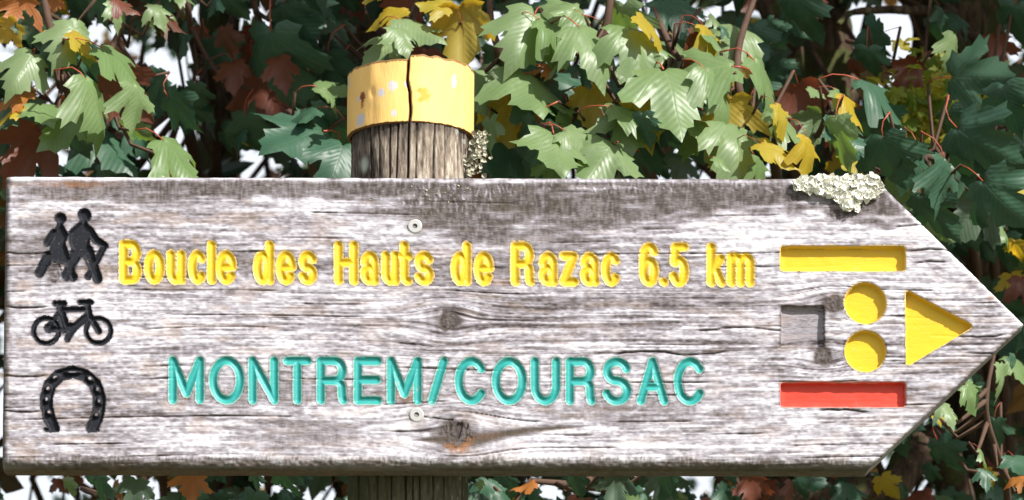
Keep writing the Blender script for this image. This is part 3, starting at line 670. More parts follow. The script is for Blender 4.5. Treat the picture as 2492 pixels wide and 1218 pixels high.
def build_leaf(k):
    r = random.Random(k); rs = (r.uniform(.5, 1.5), r.uniform(-.1, 1.9), r.uniform(-.3, 1.8), r.uniform(-1.3, 1.3))
    L = []; sk = r.uniform(-.06, .06); wid = r.uniform(.88, 1.12)
    hr = [(x * wid * (1 + r.uniform(-.07, .07)), y + r.uniform(-.015, .015)) for x, y in half]
    hl = [(-x * wid * (1 + r.uniform(-.07, .07)), y + r.uniform(-.015, .015)) for x, y in half[1:-1]][::-1]
    hr[0] = (0, 0); out = hr + hl
    out = [(x + sk * y * y, y) for x, y in out]
    n = len(out); pts2 = [Vector(p) for p in out]; edges = [(i, (i + 1) % n) for i in range(n)]
    inner = []
    for a in VA:
        c, s = math.cos(math.radians(a)), math.sin(math.radians(a)); m = {90: .95, 50: .62, 130: .62, 8: .3, 172: .3}[a]
        for i in range(1, 8): inner.append((c * m * i / 8, s * m * i / 8))
    for i in range(-6, 7):
        for j in range(0, 10): inner.append((i * 0.1 + 0.017, j * 0.1 + 0.03))
    inner = [p for p in inner if in_poly(p[0], p[1], out)]
    kept = []
    for p in inner:
        if all(math.hypot(p[0] - q_[0], p[1] - q_[1]) > 0.045 for q_ in kept) and all(math.hypot(p[0] - q_[0], p[1] - q_[1]) > 0.035 for q_ in out): kept.append(p)
    pts2 += [Vector(p) for p in kept]
    vs, es, fs, *_ = delaunay_2d_cdt(pts2, edges, [list(range(n))], 1, 1e-5)
    V = [(v.x, v.y, zshape(v.x, v.y, k, rs)) for v in vs]
    me = bpy.data.meshes.new('leaf'); me.from_pydata(V, [], [list(f) for f in fs]); me.polygons.foreach_set('use_smooth', [True] * len(me.polygons))
    uvl = me.uv_layers.new(name='UVMap')
    for lo in me.loops: v = V[lo.vertex_index]; uvl.data[lo.index].uv = (v[0], v[1])
    # face up (+z)
    if me.polygons[0].normal.z < 0: me.flip_normals()
    return me
LEAFM = {}
NVAR = 14
base_leaf = [build_leaf(k) for k in range(NVAR)]
def leaf_mesh(k, mat):
    if (k, mat) not in LEAFM:
        m = base_leaf[k].copy(); m.materials.append(M[mat]); LEAFM[(k, mat)] = m
    return LEAFM[(k, mat)]
# low template for the mass of foliage
def low_leaf(k):
    r = random.Random(50 + k); rs = (1, r.uniform(0, 1.3), r.uniform(0, 1.2), r.uniform(-1, 1))
    o = half_s + [(-x, y) for x, y in half_s[1:-1]][::-1]
    V = [(0, 0.35)] + o; V = [(x, y, zshape(x, y, k, rs)) for x, y in V]; n = len(o)
    return np.array(V, np.float32), np.array([(0, 1 + i, 1 + (i + 1) % n) for i in range(n)], np.int32)
LOW = [low_leaf(k) for k in range(6)]

# sky gaps seen through the wood (photo pixels): foliage is thinner there
GAPS = [(625, 45, 32, 30), (655, 72, 24, 12), (470, 345, 50, 26), (385, 388, 45, 18), (870, 78, 24, 18), (770, 372, 22, 16), (240, 58, 16, 8), (510, 200, 16, 10), (545, 42, 20, 10), (590, 425, 9, 10), (640, 415, 9, 12), (770, 128, 10, 10),
        (1308, 125, 14, 20), (1424, 130, 12, 14), (1487, 18, 50, 24), (1770, 15, 16, 18), (1640, 8, 14, 10), (1585, 180, 26, 16), (1195, 55, 10, 16),
        (2030, 80, 48, 62), (2005, 160, 26, 40), (2110, 22, 70, 20), (2190, 60, 60, 40), (2200, 125, 50, 26), (2060, 200, 14, 12), (2217, 312, 42, 14), (2228, 352, 34, 16), (2470, 130, 18, 34), (2365, 25, 8, 16), (2045, 275, 14, 12), (2150, 232, 14, 14), (2170, 262, 16, 16), (2020, 375, 18, 12),
        (455, 30, 10, 10), (95, 385, 10, 10), (1600, 432, 20, 8),
        (815, 1195, 34, 26), (562, 1180, 22, 14), (385, 1178, 36, 18), (340, 1164, 20, 12), (285, 1163, 26, 9), (245, 1166, 22, 10), (133, 1166, 12, 7), (1348, 1192, 22, 24), (1650, 1190, 14, 20), (1570, 1183, 7, 9), (755, 1210, 14, 12),
        (2225, 1060, 14, 16), (2210, 1095, 16, 12), (2265, 1120, 14, 22), (2240, 1140, 10, 8), (2385, 1040, 12, 7), (2330, 1165, 7, 16), (2410, 935, 10, 10), (2425, 965, 8, 7), (2150, 1150, 14, 6), (2185, 1130, 10, 10), (2260, 1035, 10, 10), (2325, 1060, 6, 8), (2455, 985, 8, 6),
        (3, 790, 8, 30), (3, 1020, 10, 40), (12, 1200, 14, 10)]
rs_ = random.Random(5)
for _ in range(150):
    cx, cy = rs_.uniform(0, 2492), rs_.choice((rs_.uniform(0, 425), rs_.uniform(0, 425), rs_.uniform(1150, 1218)))
    for _ in range(rs_.randint(1, 4)): GAPS.append((cx + rs_.gauss(0, 16), cy + rs_.gauss(0, 12), rs_.uniform(2, 6), rs_.uniform(2, 6)))
GA = np.array(GAPS, float)
def in_gap(x, y, z, rpx):
    u, v = proj(x, y, z); m = np.zeros(len(x), bool)
    for cx, cy, rx, ry in GA: m |= ((u - cx) / (rx + rpx * 0.6)) ** 2 + ((v - cy) / (ry + rpx * 0.6)) ** 2 < 1
    return m
def mass(name, pos, size, parent, face=0.5, mat='foliage', kind='stuff', label=None, cat=None):
    """many small leaves as one object. pos (n,3), size (n,)"""
    n = len(pos); Vs = []; Fs = []; off = 0
    for k in range(len(LOW)):
        sel = np.arange(n) % len(LOW) == k; p = pos[sel]; s = size[sel]; m = len(p)
        if m == 0: continue
        nrm = rng.normal(size=(m, 3)) * 0.65 + np.array([0.0, -0.45, 0.75]); nrm /= np.linalg.norm(nrm, axis=1, keepdims=True)
        tp = rng.normal(size=(m, 3)) * 0.8 + np.array([0.0, -0.5, -0.7]); tp -= nrm * (tp * nrm).sum(1, keepdims=True); tp /= np.linalg.norm(tp, axis=1, keepdims=True)
        sd_ = np.cross(tp, nrm); V, F = LOW[k]
        W = p[:, None, :] + s[:, None, None] * ((V[None, :, 0:1]) * sd_[:, None, :] + (V[None, :, 1:2] - .4) * tp[:, None, :] + V[None, :, 2:3] * nrm[:, None, :])
        Vs.append(W.reshape(-1, 3)); Fs.append((F[None] + (np.arange(m) * len(V))[:, None, None]).reshape(-1, 3) + off); off += m * len(V)
    return ob(name, mesh_arrays(name, np.concatenate(Vs), np.concatenate(Fs), False), M[mat], parent, kind=kind, label=label, cat=cat)

# --- hand-placed leaves: px, py, length px, tip angle, material, depth, pose ('L' turned to the sun, 'S' turned away, 'E' seen nearly edge-on, 'B' underside)
HL = [
 (170, 95, 120, 250, 'G', .30, 'L'), (60, 160, 125, 240, 'G', .30, 'L'), (100, 215, 120, 290, 'G', .28, 'L'), (245, 250, 200, 305, 'G', .27, 'E'), (300, 150, 185, 338, 'G', .30, 'E'), (205, 100, 120, 330, 'Y', .33, 'E'),
 (318, 222, 190, 300, 'R', .36, 'B'), (430, 120, 200, 300, 'D', .40, 'L'), (275, 362, 200, 290, 'G', .26, 'L'), (345, 330, 160, 330, 'G', .29, 'L'), (445, 385, 190, 328, 'G', .30, 'E'), (440, 275, 210, 320, 'D', .45, 'S'),
 (550, 250, 240, 280, 'D', .55, 'S'), (670, 165, 240, 270, 'D', .60, 'S'), (720, 55, 240, 300, 'D', .62, 'S'), (740, 325, 190, 215, 'D', .40, 'L'), (730, 268, 180, 200, 'D', .42, 'E'), (825, 385, 150, 250, 'D', .36, 'L'),
 (65, 365, 170, 240, 'R', .38, 'B'), (35, 230, 130, 200, 'O', .33, 'E'), (30, 262, 120, 195, 'Y', .35, 'E'), (40, 30, 110, 260, 'O', .35, 'B'), (20, 78, 90, 220, 'Y', .35, 'B'), (35, 310, 200, 250, 'D', .42, 'S'),
 (165, 330, 170, 270, 'D', .45, 'S'), (410, 40, 160, 350, 'R', .42, 'E'), (300, 80, 160, 270, 'R', .46, 'B'), (240, 20, 190, 285, 'D', .50, 'S'), (460, 30, 190, 300, 'D', .52, 'S'), (650, 215, 150, 290, 'R', .7, 'B'),
 (575, 180, 80, 270, 'R', .65, 'B'), (560, 15, 130, 280, 'D', .6, 'S'), (100, 105, 170, 270, 'D', .5, 'S'), (110, 275, 100, 270, 'G', .30, 'L'), (700, 400, 130, 300, 'D', .62, 'S'), (600, 330, 170, 260, 'D', .68, 'S'), (480, 180, 150, 250, 'D', .6, 'S'), (370, 300, 140, 270, 'D', .55, 'S'), (230, 180, 150, 240, 'D', .56, 'S'),
 (290, 30, 90, 310, 'G', .36, 'E'), (390, 30, 80, 300, 'G', .4, 'L'), (530, 130, 120, 290, 'D', .7, 'S'), (610, 110, 100, 250, 'R', .75, 'B'), (180, 420, 140, 300, 'D', .5, 'S'),
 (930, 108, 140, 225, 'G', .42, 'L'), (948, 22, 130, 190, 'Y', .42, 'E'), (1024, 72, 150, 310, 'G', .36, 'L'), (1130, 72, 170, 265, 'Y', .42, 'B'), (1175, 52, 100, 300, 'O', .44, 'E'), (1062, 8, 110, 180, 'Y', .4, 'L'), (1125, 135, 100, 270, 'D', .5, 'L'),
 (812, 215, 120, 352, 'G', .45, 'E'), (1172, 200, 150, 285, 'G', .36, 'L'), (880, 40, 170, 260, 'D', .7, 'S'), (800, 180, 140, 270, 'D', .7, 'S'), (1010, 130, 130, 280, 'D', .66, 'S'), (990, 25, 120, 300, 'R', .6, 'B'), (860, 150, 120, 240, 'D', .6, 'L'), (800, 320, 130, 250, 'D', .5, 'S'),
 (1368, 27, 140, 205, 'G', .34, 'L'), (1290, 72, 170, 250, 'G', .30, 'L'), (1357, 75, 150, 330, 'G', .31, 'L'), (1445, 105, 175, 285, 'G', .28, 'L'), (1553, 110, 180, 280, 'G', .28, 'L'), (1592, 62, 150, 332, 'Y', .32, 'E'), (1515, 60, 130, 250, 'G', .36, 'S'),
 (1655, 35, 180, 300, 'D', .40, 'L'), (1740, 92, 140, 320, 'Y', .38, 'E'), (1735, 90, 120, 335, 'G', .35, 'E'), (1715, 158, 190, 200, 'G', .28, 'L'), (1640, 215, 215, 265, 'G', .25, 'L'), (1755, 212, 170, 300, 'G', .27, 'L'), (1885, 205, 220, 308, 'G', .33, 'E'),
 (1297, 222, 200, 265, 'G', .30, 'L'), (1368, 220, 190, 290, 'D', .34, 'L'), (1210, 155, 150, 270, 'D', .46, 'S'), (1325, 157, 120, 190, 'O', .34, 'E'), (1357, 146, 100, 200, 'G', .32, 'E'), (1227, 290, 150, 270, 'Y', .42, 'B'), (1433, 250, 110, 270, 'Y', .38, 'B'),
 (1536, 304, 135, 270, 'G', .28, 'L'), (1562, 282, 140, 280, 'Y', .34, 'B'), (1536, 262, 150, 0, 'G', .27, 'E'), (1357, 364, 170, 262, 'G', .24, 'L'), (1297, 364, 160, 240, 'D', .32, 'S'), (1420, 345, 155, 320, 'G', .26, 'L'), (1470, 372, 150, 240, 'G', .25, 'L'),
 (1520, 392, 170, 250, 'D', .36, 'S'), (1628, 304, 210, 270, 'D', .40, 'S'), (1685, 277, 190, 300, 'G', .29, 'L'), (1770, 293, 160, 280, 'Y', .35, 'B'), (1797, 336, 150, 262, 'G', .25, 'L'), (1894, 369, 160, 322, 'Y', .27, 'L'), (1981, 374, 150, 300, 'Y', .28, 'E'),
 (2030, 336, 150, 270, 'G', .28, 'E'), (2062, 322, 140, 290, 'D', .30, 'L'), (1916, 287, 150, 350, 'G', .27, 'E'), (2152, 217, 230, 338, 'D', .36, 'L'), (2122, 315, 190, 300, 'D', .40, 'S'), (2078, 252, 130, 330, 'Y', .36, 'E'), (2060, 240, 100, 330, 'G', .34, 'E'),
 (1943, 43, 210, 260, 'D', .5, 'S'), (1943, 125, 190, 280, 'D', .48, 'S'), (2118, 92, 150, 200, 'D', .55, 'S'), (2051, 66, 90, 210, 'R', .6, 'B'), (2182, 84, 80, 250, 'R', .6, 'B'), (2205, 176, 140, 240, 'R', .55, 'B'), (2260, 45, 170, 300, 'D', .6, 'S'),
 (2328, 122, 110, 285, 'G', .4, 'E'), (2372, 190, 190, 355, 'D', .38, 'L'), (2453, 262, 190, 280, 'D', .36, 'S'), (2328, 304, 190, 290, 'D', .5, 'S'), (2377, 353, 230, 330, 'D', .33, 'L'), (2242, 402, 150, 280, 'D', .32, 'L'), (2165, 390, 190, 285, 'D', .30, 'L'),
 (2312, 440, 200, 282, 'D', .28, 'L'), (2432, 492, 230, 300, 'D', .24, 'L'), (2265, 520, 200, 300, 'D', .34, 'S'), (2395, 400, 220, 300, 'D', .36, 'S'), (1840, 110, 190, 280, 'D', .55, 'S'), (1800, 30, 170, 270, 'D', .55, 'S'), (1830, 230, 160, 280, 'D', .5, 'S'), (2470, 60, 150, 260, 'D', .6, 'S'),
 (1245, 60, 150, 280, 'D', .55, 'S'), (1240, 220, 160, 280, 'D', .52, 'S'), (1250, 400, 150, 270, 'D', .46, 'S'), (1440, 330, 150, 280, 'D', .45, 'S'), (1700, 370, 180, 270, 'D', .46, 'S'), (1580, 360, 150, 280, 'D', .5, 'S'), (1770, 400, 130, 280, 'Y', .5, 'B'), (1850, 300, 150, 280, 'D', .48, 'S'), (1960, 260, 150, 280, 'R', .5, 'B'), (2000, 300, 150, 260, 'D', .52, 'S'),
 (1480, 200, 140, 270, 'D', .48, 'S'), (1600, 150, 150, 290, 'G', .4, 'L'), (1190, 330, 120, 270, 'G', .34, 'E'), (1225, 380, 120, 250, 'D', .38, 'L'), (1385, 300, 110, 280, 'G', .33, 'E'), (1860, 410, 120, 300, 'G', .35, 'E'), (2100, 400, 120, 280, 'D', .5, 'S'), (2110, 150, 100, 250, 'D', .5, 'L'),
 (2340, 560, 150, 290, 'R', .5, 'B'), (2440, 610, 150, 250, 'R', .5, 'B'), (2480, 420, 150, 280, 'D', .42, 'S'), (2420, 120, 120, 280, 'R', .7, 'B'), (2480, 330, 120, 260, 'R', .6, 'B'), (2300, 230, 90, 260, 'Y', .7, 'B'), (2335, 265, 80, 280, 'Y', .7, 'B'),
 (2447, 920, 100, 290, 'G', .35, 'E'), (2370, 956, 80, 310, 'G', .35, 'L'), (2310, 1000, 66, 285, 'G', .33, 'L'), (2402, 1158, 80, 270, 'G', .35, 'L'), (2398, 1112, 60, 300, 'G', .38, 'E'), (2470, 1165, 90, 200, 'O', .45, 'E'), (2480, 1130, 80, 280, 'D', .4, 'L'), (2420, 1050, 110, 260, 'D', .6, 'S'), (2300, 1110, 120, 290, 'D', .7, 'S'),
 (465, 1180, 100, 265, 'O', .35, 'B'), (690, 1180, 130, 270, 'D', .38, 'S'), (620, 1170, 110, 250, 'D', .42, 'S'), (230, 1190, 140, 240, 'D', .5, 'S'), (330, 1195, 120, 260, 'R', .5, 'B'), (430, 1160, 80, 300, 'D', .36, 'S'), (1275, 1182, 110, 200, 'O', .35, 'E'), (1190, 1185, 90, 270, 'D', .36, 'L'),
 (1175, 1180, 50, 280, 'G', .25, 'E'), (1500, 1185, 120, 270, 'R', .4, 'B'), (1400, 1180, 110, 260, 'D', .42, 'S'), (1620, 1175, 110, 270, 'D', .42, 'S'), (1230, 1215, 90, 300, 'D', .3, 'L'), (60, 1190, 110, 250, 'D', .5, 'S'), (1830, 1190, 110, 270, 'R', .5, 'B'), (1730, 1195, 110, 260, 'R', .6, 'B'),
]
TREES = [
 dict(x=575, Y=1.75, w=0.030, lean=0.02, rng=(-400, 640), label='slender maple behind the left end of the board, with green and russet leaves'),
 dict(x=830, Y=1.45, w=0.048, lean=-0.10, rng=(640, 1085), label='mossy maple rising behind the yellow-topped post, with dark leaves'),
 dict(x=1962, Y=1.25, w=0.042, lean=0.02, rng=(1085, 2085), label='maple behind the board with pale sunlit green and yellow leaves right of the post'),
 dict(x=2385, Y=1.35, w=0.066, lean=-0.03, rng=(2085, 3200), label='thick mossy maple at the right edge behind the arrow tip, with shaded blue-green leaves'),
]
def trunk_pts(T, top=5.0):
    b = PV(T['x'], 300, T['Y']); pts = []
    for i in range(26):
        z = -0.1 + (top + 0.1) * i / 25
        pts.append(Vector((b.x + T['lean'] * (z - b.z) * 1.0 + 0.03 * math.sin(z * 2.3 + T['x']), T['Y'] + 0.03 * math.cos(z * 1.9 + T['x']), z)))
    return pts
trees = []
for T in TREES:
    p = trunk_pts(T); base = p[0].copy(); base.z = 0
    root = ob('maple_tree', None, label=T['label'], cat='tree'); root.location = base; T['root'] = root; T['pts'] = p; T['base'] = base
    rr = [T['w'] * (1.5 - 0.9 * i / 25) * random.uniform(.9, 1.1) for i in range(26)]
    # finely meshed trunk with burrs
    zz = np.linspace(-0.1, 5.0, 260); n = 28; V = []
    P_ = np.array([tuple(v) for v in p]); zi = np.linspace(-0.1, 5.0, 26)
    cx_ = np.interp(zz, P_[:, 2], P_[:, 0]); cy_ = np.interp(zz, P_[:, 2], P_[:, 1]); r_ = np.interp(zz, zi, rr)
    th = np.linspace(0, 2 * PI, n, endpoint=False); TH_, Z_ = np.meshgrid(th, zz)
    R_ = r_[:, None] * (1 + 0.28 * (vn(np.abs(TH_ - PI) * 1.6, Z_ * 7 + T['x'], 1) - .5) + 0.22 * (vn(np.abs(TH_ - PI) * 5, Z_ * 26 + T['x'], 2) - .5))
    V = np.stack([cx_[:, None] + R_ * np.sin(TH_), cy_[:, None] - R_ * np.cos(TH_), Z_], -1).reshape(-1, 3) - np.array(tuple(base))
    i = np.arange(260 * n).reshape(260, n); F = np.stack([i[:-1], np.roll(i[:-1], -1, 1), np.roll(i[1:], -1, 1), i[1:]], -1).reshape(-1, 4)
    ob('trunk', mesh_arrays('trunk', V, F, True, 4), M['bark'], root)
    T['tw'] = Acc(); T['nodes'] = []
def add_branch(T, pts, r0, r1, nm='branch', mat='bark'):
    pts = [Vector(q) for q in pts]; out = []
    for i in range(len(pts) - 1):
        p0 = pts[max(i - 1, 0)]; p1 = pts[i]; p2 = pts[i + 1]; p3 = pts[min(i + 2, len(pts) - 1)]
        for k in range(6):
            t_ = k / 6; out.append(0.5 * ((2 * p1) + (p2 - p0) * t_ + (2 * p0 - 5 * p1 + 4 * p2 - p3) * t_ * t_ + (3 * p1 - p0 - 3 * p2 + p3) * t_ ** 3))
    out.append(pts[-1]); n = len(out)
    V, F = tube([v - T['base'] for v in out], [(r0 + (r1 - r0) * i / (n - 1)) * random.uniform(.92, 1.08) for i in range(n)], 7)
    ob(nm, mesh_arrays(nm, [tuple(v) for v in V], F, True), M[mat], T['root']); T['nodes'] += out
def on_trunk(T, z):
    return min(T['pts'], key=lambda v: abs(v.z - z))
A_, B_, C_, D_ = TREES
br = lambda T, L, r0, r1, mat='twig', z0=None: add_branch(T, ([on_trunk(T, z0)] if z0 is not None else []) + [PV(*q) for q in L], r0, r1, 'branch', mat)
br(A_, [(400, 470, 1.0), (240, 380, .6), (170, 230, .42), (120, 60, .38), (90, -90, .4)], .011, .003, z0=1.9)
br(A_, [(480, 420, 1.1), (330, 320, .6), (250, 200, .42), (300, 60, .45)], .009, .003, z0=2.1)
br(A_, [(520, 260, 1.2), (480, 150, .8), (460, 40, .62), (440, -80, .6)], .008, .003, z0=2.3)
br(A_, [(420, 1300, 1.0), (300, 1230, .7), (200, 1190, .6)], .008, .003, z0=1.6)
br(B_, [(760, 300, 1.0), (700, 200, .75), (640, 80, .7), (600, -60, .7)], .010, .003, z0=2.2)
br(B_, [(900, 200, 1.0), (960, 110, .7), (1010, 30, .5), (1030, -80, .48)], .009, .003, z0=2.3)
br(B_, [(760, 400, .8), (720, 340, .55), (700, 270, .5)], .007, .003, z0=2.2)
br(C_, [(1760, 470, .9), (1560, 380, .55), (1455, 270, .42), (1452, 150, .38), (1480, 40, .36), (1490, -90, .36)], .012, .0035, z0=2.0)
br(C_, [(1800, 380, .8), (1720, 250, .45), (1640, 130, .38), (1590, 20, .4)], .009, .003, z0=2.2)
br(C_, [(1880, 360, .8), (1815, 280, .42), (1795, 130, .40), (1850, -40, .42)], .008, .003, z0=2.3)
br(C_, [(1600, 470, .8), (1380, 390, .5), (1260, 200, .42), (1200, 80, .44), (1190, -60, .45)], .009, .003, z0=2.0)
br(C_, [(1940, 400, .7), (1990, 330, .45), (2020, 250, .4)], .006, .0025, z0=2.4)
br(D_, [(2340, 420, .8), (2280, 390, .42), (2220, 370, .38)], .008, .003, z0=2.3)
br(D_, [(2400, 330, .8), (2430, 260, .5), (2460, 180, .45)], .008, .003, z0=2.4)
br(D_, [(2300, 260, .9), (2200, 190, .62), (2120, 120, .6), (2060, 100, .62)], .007, .0025, z0=2.4)
br(D_, [(2330, 120, 1.2), (2290, 40, 1.0), (2200, 25, .9), (2080, 30, .85), (2040, 60, .8)], .010, .003, 'bark', z0=2.6)
br(D_, [(2330, 1210, 1.1), (2150, 1200, .95), (1980, 1205, .9), (1850, 1220, .9)], .026, .018, 'bark', z0=1.55)
br(D_, [(2460, 1300, .8), (2440, 1150, .5), (2400, 1000, .42), (2420, 860, .42)], .006, .002, z0=1.7)
br(D_, [(2290, 20, 1.1), (2330, 110, 1.0), (2380, 190, .95), (2460, 250, .9)], .012, .006, 'bark')
br(C_, [(1500, 1260, .7), (1420, 1190, .5), (1290, 1170, .45)], .007, .003, z0=1.6)
br(C_, [(1925, 120, 1.1), (1890, 60, 1.0), (1850, -20, 1.0)], .02, .012, 'bark', z0=2.4)

def orient(px, py, L, ang, Y, pose, jit=1.0):
    a = math.radians(ang + random.uniform(-8, 8) * jit); inp = Vector((math.cos(a), 0, math.sin(a)))
    view = Vector((0, -math.cos(PITCH), -math.sin(PITCH)))
    if pose == 'L': n = (SUN * 1.0 + view * 0.42 + Vector((0, 0, 0.30)) + Vector((random.uniform(-.3, .3), 0, random.uniform(-.2, .3)))).normalized(); fs = 1.0
    elif pose == 'S': n = (view * 1.0 + Vector((-0.75 + random.uniform(-.2, .2), 0, -0.15 + random.uniform(-.2, .2)))).normalized(); fs = 1.0
    elif pose == 'E': 
        perp = Vector((-inp.z, 0, inp.x)); perp = perp if perp.z > 0 else -perp
        n = (view * 0.5 + perp * 0.9 + SUN * 0.2).normalized(); fs = 1.0
    else: n = (-(view) * 1.0 + Vector((random.uniform(-.4, .4), 0, 0.5))).normalized(); fs = 1.0   # underside to the camera
    tip = inp - n * inp.dot(n)
    k = tip.length; tip.normalize()
    ln = L * sc(Y) * min(1.25, 1.0 / max(k, 0.7)) * 1.04
    side = tip.cross(n); R = Matrix((side, tip, n)).transposed()
    c = PV(px, py, Y); base = c - tip * ln * 0.42
    return base, R, ln, tip, n
def place_leaf(T, px, py, L, ang, mat, Y, pose, stalk=True):
    base, R, ln, tip, n = orient(px, py, L, ang, Y, pose)
    o = ob('leaf', leaf_mesh(random.randrange(NVAR), mat), None, T['root'])
    sx = random.uniform(.85, 1.18)
    o.matrix_parent_inverse = Matrix.Identity(4)
    m = Matrix.LocRotScale(base - T['base'], R.to_quaternion(), Vector((ln * sx, ln, ln))); o.matrix_basis = m
    if stalk and random.random() < 0.65:
        # stalk in leaf coordinates: runs back from the leaf base and curves up behind
        l = random.uniform(.35, .6); cu = random.uniform(-.25, .25)
        pts = [(0, 0.01, -0.005), (cu * .1, -l * .35, -0.01), (cu * .4, -l * .7, -0.06), (cu, -l, -0.16 - random.uniform(0, .15))]
        V, F = tube(pts, [.011, .009, .009, .014], 5)
        s = ob('leaf_stalk', mesh_arrays('leaf_stalk', [tuple(v) for v in V], F, True), M['stalk'], o)
        end = base + R @ (Vector(pts[-1]) * ln)
        nd = min(T['nodes'], key=lambda v: (v - end).length)
        if (nd - end).length < 0.16:
            mid = (nd + end) / 2 + Vector((0, 0.02, -0.02)); V, F = tube([end - T['base'], mid - T['base'], nd - T['base']], [.0018, .0022, .003], 4); T['tw'].add([tuple(v) for v in V], F)
    return o
def gap_px(u, v, r):
    if v > 1100: r *= .6
    return any(((u - cx) / (rx + r)) ** 2 + ((v - cy) / (ry + r)) ** 2 < 1 for cx, cy, rx, ry in GAPS)
for (px, py, L, ang, mat, Y, pose) in HL:
    L *= {'R': .74, 'Y': .72, 'O': .8}.get(mat, .80)
    if mat == 'Y': Y -= .03
    if px > 2090 and mat == 'D' and py < 700: pose = random.choice('SSE'); L *= .84
    if px > 2200 and mat == 'R' and py > 300: mat = 'D'; pose = 'S'; Y += .2; L *= .8
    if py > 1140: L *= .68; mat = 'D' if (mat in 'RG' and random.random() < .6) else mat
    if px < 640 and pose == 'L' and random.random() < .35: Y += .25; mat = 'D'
    if Y >= .42 and gap_px(px, py, L * .32): L *= .72
    if Y >= .45 and gap_px(px, py, L * .22): continue
    T = next(T for T in TREES if T['rng'][0] <= px < T['rng'][1]); T['count'] = T.get('count', 0) + 1
    if mat == 'G' and px > 2085 and py < 800: mat = 'D' if pose != 'E' else 'G'  # right-hand leaves take the copy with shade in its colour
    place_leaf(T, px, py, L, ang, mat, Y, pose)
# smaller companions growing between them
for (px, py, L, ang, mat, Y, pose) in HL:
    T = next(T for T in TREES if T['rng'][0] <= px < T['rng'][1])
    if T.get('extra', 0) > 140 or py > 1100: continue
    for _ in range(2 if mat in 'GD' and random.random() < .6 else 1):
        u, v = px + random.gauss(0, L * .42), py + random.gauss(0, L * .36); l = L * random.uniform(.32, .62); yy = Y + random.choice((-.03, .05, .09, .13))
        if gap_px(u, v, l * .4): continue
        if v > 425 - l * .2 and u < 2150 and yy < .1: continue
        mm = random.choices((mat, 'D', 'G', 'Y', 'R'), (4, 3, 2 if Y < .42 else .4, .5, .5))[0]
        if px > 2100: mm = random.choice('DDDGY'); yy = Y + .12; l *= .8
        place_leaf(T, u, v, l, ang + random.gauss(0, 35), mm, yy, random.choice((pose, pose, 'E', 'S')), random.random() < .5); T['extra'] = T.get('extra', 0) + 1
# more single leaves behind the hand-placed ones, in the visible strips
def gap_px(u, v, r):
    if v > 1100: r *= .6
    return any(((u - cx) / (rx + r)) ** 2 + ((v - cy) / (ry + r)) ** 2 < 1 for cx, cy, rx, ry in GAPS)
for T in TREES:
    x0, x1 = max(T['rng'][0], -80), min(T['rng'][1], 2570); want = int(min(285 - T.get('count', 0) - T.get('extra', 0), (x1 - x0) * (0.30 if x0 > 1500 else 0.24))); k = 0; tries = 0
    while k < want and tries < 4000:
        tries += 1; px = random.uniform(x0, x1); py = random.uniform(-60, 430) if random.random() < .8 else random.uniform(1150, 1260)
        if px > 2150 and random.random() < .35: py = random.uniform(430, 1260)
        Y = random.uniform(.6, 1.15); L = random.uniform(55, 130) / (1 + 0.25 * Y) * (.75 if py > 1100 else 1)
        if 2180 < px < 2320 and 170 < py < 330: continue
        if gap_px(px, py, L * 0.42): continue
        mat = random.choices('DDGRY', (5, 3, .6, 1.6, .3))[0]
        place_leaf(T, px, py, L, random.gauss(275, 35), mat, Y, random.choice('SSSLEB'), False); k += 1
for T in TREES:
    ob('twig', T['tw'].mesh('twig'), M['twig'], T['root'], kind='stuff')

# --- crown masses of the four maples (unseen overhang shaped to cast shade, rest filling the hedge behind)
def front_y(x, z):
    """front limit of the crown: unseen overhang sloped along the sun to shade the leaves behind"""
    px = W_PX / 2 + x / S / 1.15
    off = np.where(px > 2080, 0.56 - 0.42 * np.clip((px - 2080) / 300, 0, 1), np.where(px < 620, 0.40, np.where(px < 1120, 0.42, 0.56)))
    return off + 0.25 - 0.80 * np.clip(z - 2.72, 0, 3)
def crown(T, n, x0, x1, y0, y1, z0, z1, smin, smax):
    x = rng.uniform(x0, x1, n); y = rng.uniform(y0, y1, n); z = rng.uniform(z0, z1, n); s = rng.uniform(smin, smax, n)
    keep = y > front_y(x, z)
    dens = vn(x * 2.2 + 7, z * 2.2 + y * 1.3, 1) * 0.6 + vn(x * 6, z * 6 + y * 3, 2) * 0.4; keep &= dens > 0.33
    keep &= ~in_gap(x, y, z, s / 2 / sc(y))
    return np.stack([x, y, z], -1)[keep], s[keep]
bx = [-1.9, -0.22, 0.06, 0.36, 2.1]; bx = [(-2.0, -0.24), (-0.5, 0.15), (-0.1, 0.5), (0.3, 2.2)]
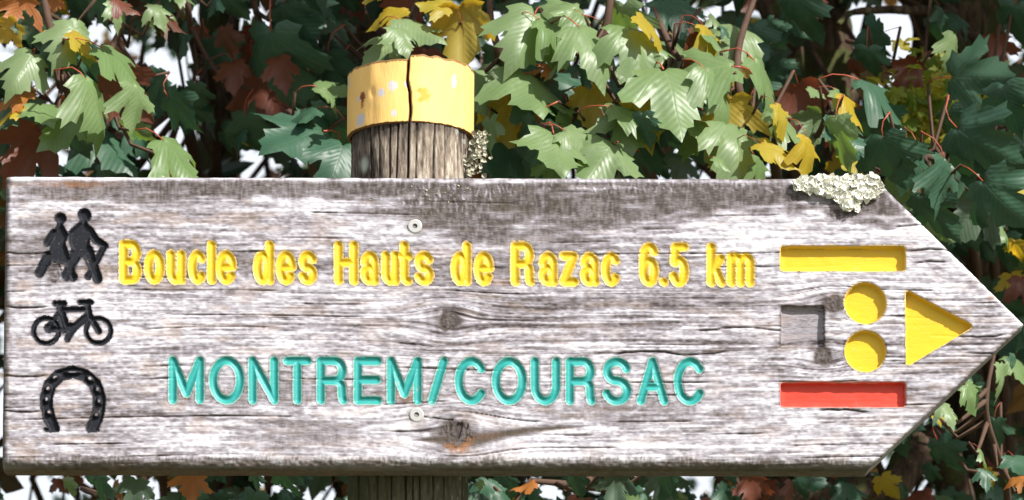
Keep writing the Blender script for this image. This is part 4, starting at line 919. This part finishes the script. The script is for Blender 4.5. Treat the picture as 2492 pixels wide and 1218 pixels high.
for T, (x0, x1) in zip(TREES, bx):
    w = x1 - x0
    a, sa = crown(T, int(3000 * w), x0, x1, .8, 2.1, 1.2, 3.0, .03, .062)
    b, sb = crown(T, int(1500 * w), x0, x1, -0.9, 2.2, 2.75, 4.6, .07, .12)  # unseen upper crown, added to keep sun off the leaves behind
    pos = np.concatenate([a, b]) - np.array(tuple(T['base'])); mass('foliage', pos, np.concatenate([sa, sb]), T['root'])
# a bush of tiny yellow-green leaves in a sunny gap near the right trunk
M['bright'] = leaf_material('yellow_green_foliage', None, None, None, None, stuff=True, tf=0.4, rough=0.5, spec=0.3, mixcols=[(0.0, (0.10, 0.16, 0.02)), (0.5, (0.22, 0.24, 0.02)), (1.0, (0.34, 0.28, 0.03))])
q = []
for _ in range(420):
    px, py, Y = random.gauss(2245, 50), random.gauss(250, 52), random.uniform(.5, .8); v = PV(px, py, Y); q.append(tuple(v - D_['base']))
q = np.array(q); mass('young_foliage', q, rng.uniform(.012, .024, len(q)), D_['root'], mat='bright')
# small twigs crossing in the depth
for T in TREES:
    A = Acc(); x0, x1 = max(T['rng'][0], -200), min(T['rng'][1], 2700)
    for _ in range(int((x1 - x0) / 16)):
        px, py, Y = random.uniform(x0, x1), random.uniform(-50, 1250), random.uniform(1.0, 2.0); p = PV(px, py, Y); d = Vector((random.gauss(0, .35), random.gauss(0, .2), random.uniform(.4, 1))).normalized(); l = random.uniform(.15, .5); r = random.uniform(.0015, .005)
        q = Vector((random.gauss(0, .03), 0, random.gauss(0, .02)))
        V, F = tube([p - d * l / 2 - T['base'], p + q - T['base'], p + d * l / 2 - T['base']], [r * 1.3, r, r * .7], 5); A.add([tuple(v) for v in V], F)
    ob('twig', A.mesh('twig'), M['twig'], T['root'], kind='stuff')
# --- the wood behind, reading as one mass
n = 42000; x = rng.uniform(-3.6, 3.6, n); y = rng.uniform(2.3, 5.2, n); z = rng.uniform(0.3, 5.2, n); s = rng.uniform(.03, .06, n)
keep = (vn(x * 1.6 + 3, z * 1.6 + y, 4) * 0.5 + vn(x * 5, z * 5 + y * 2, 3) * 0.5) > 0.40
keep &= ~in_gap(x, y, z, s / 2 / sc(y))
mass('hedgerow_foliage', np.stack([x, y, z], -1)[keep], s[keep], None, kind='stuff')
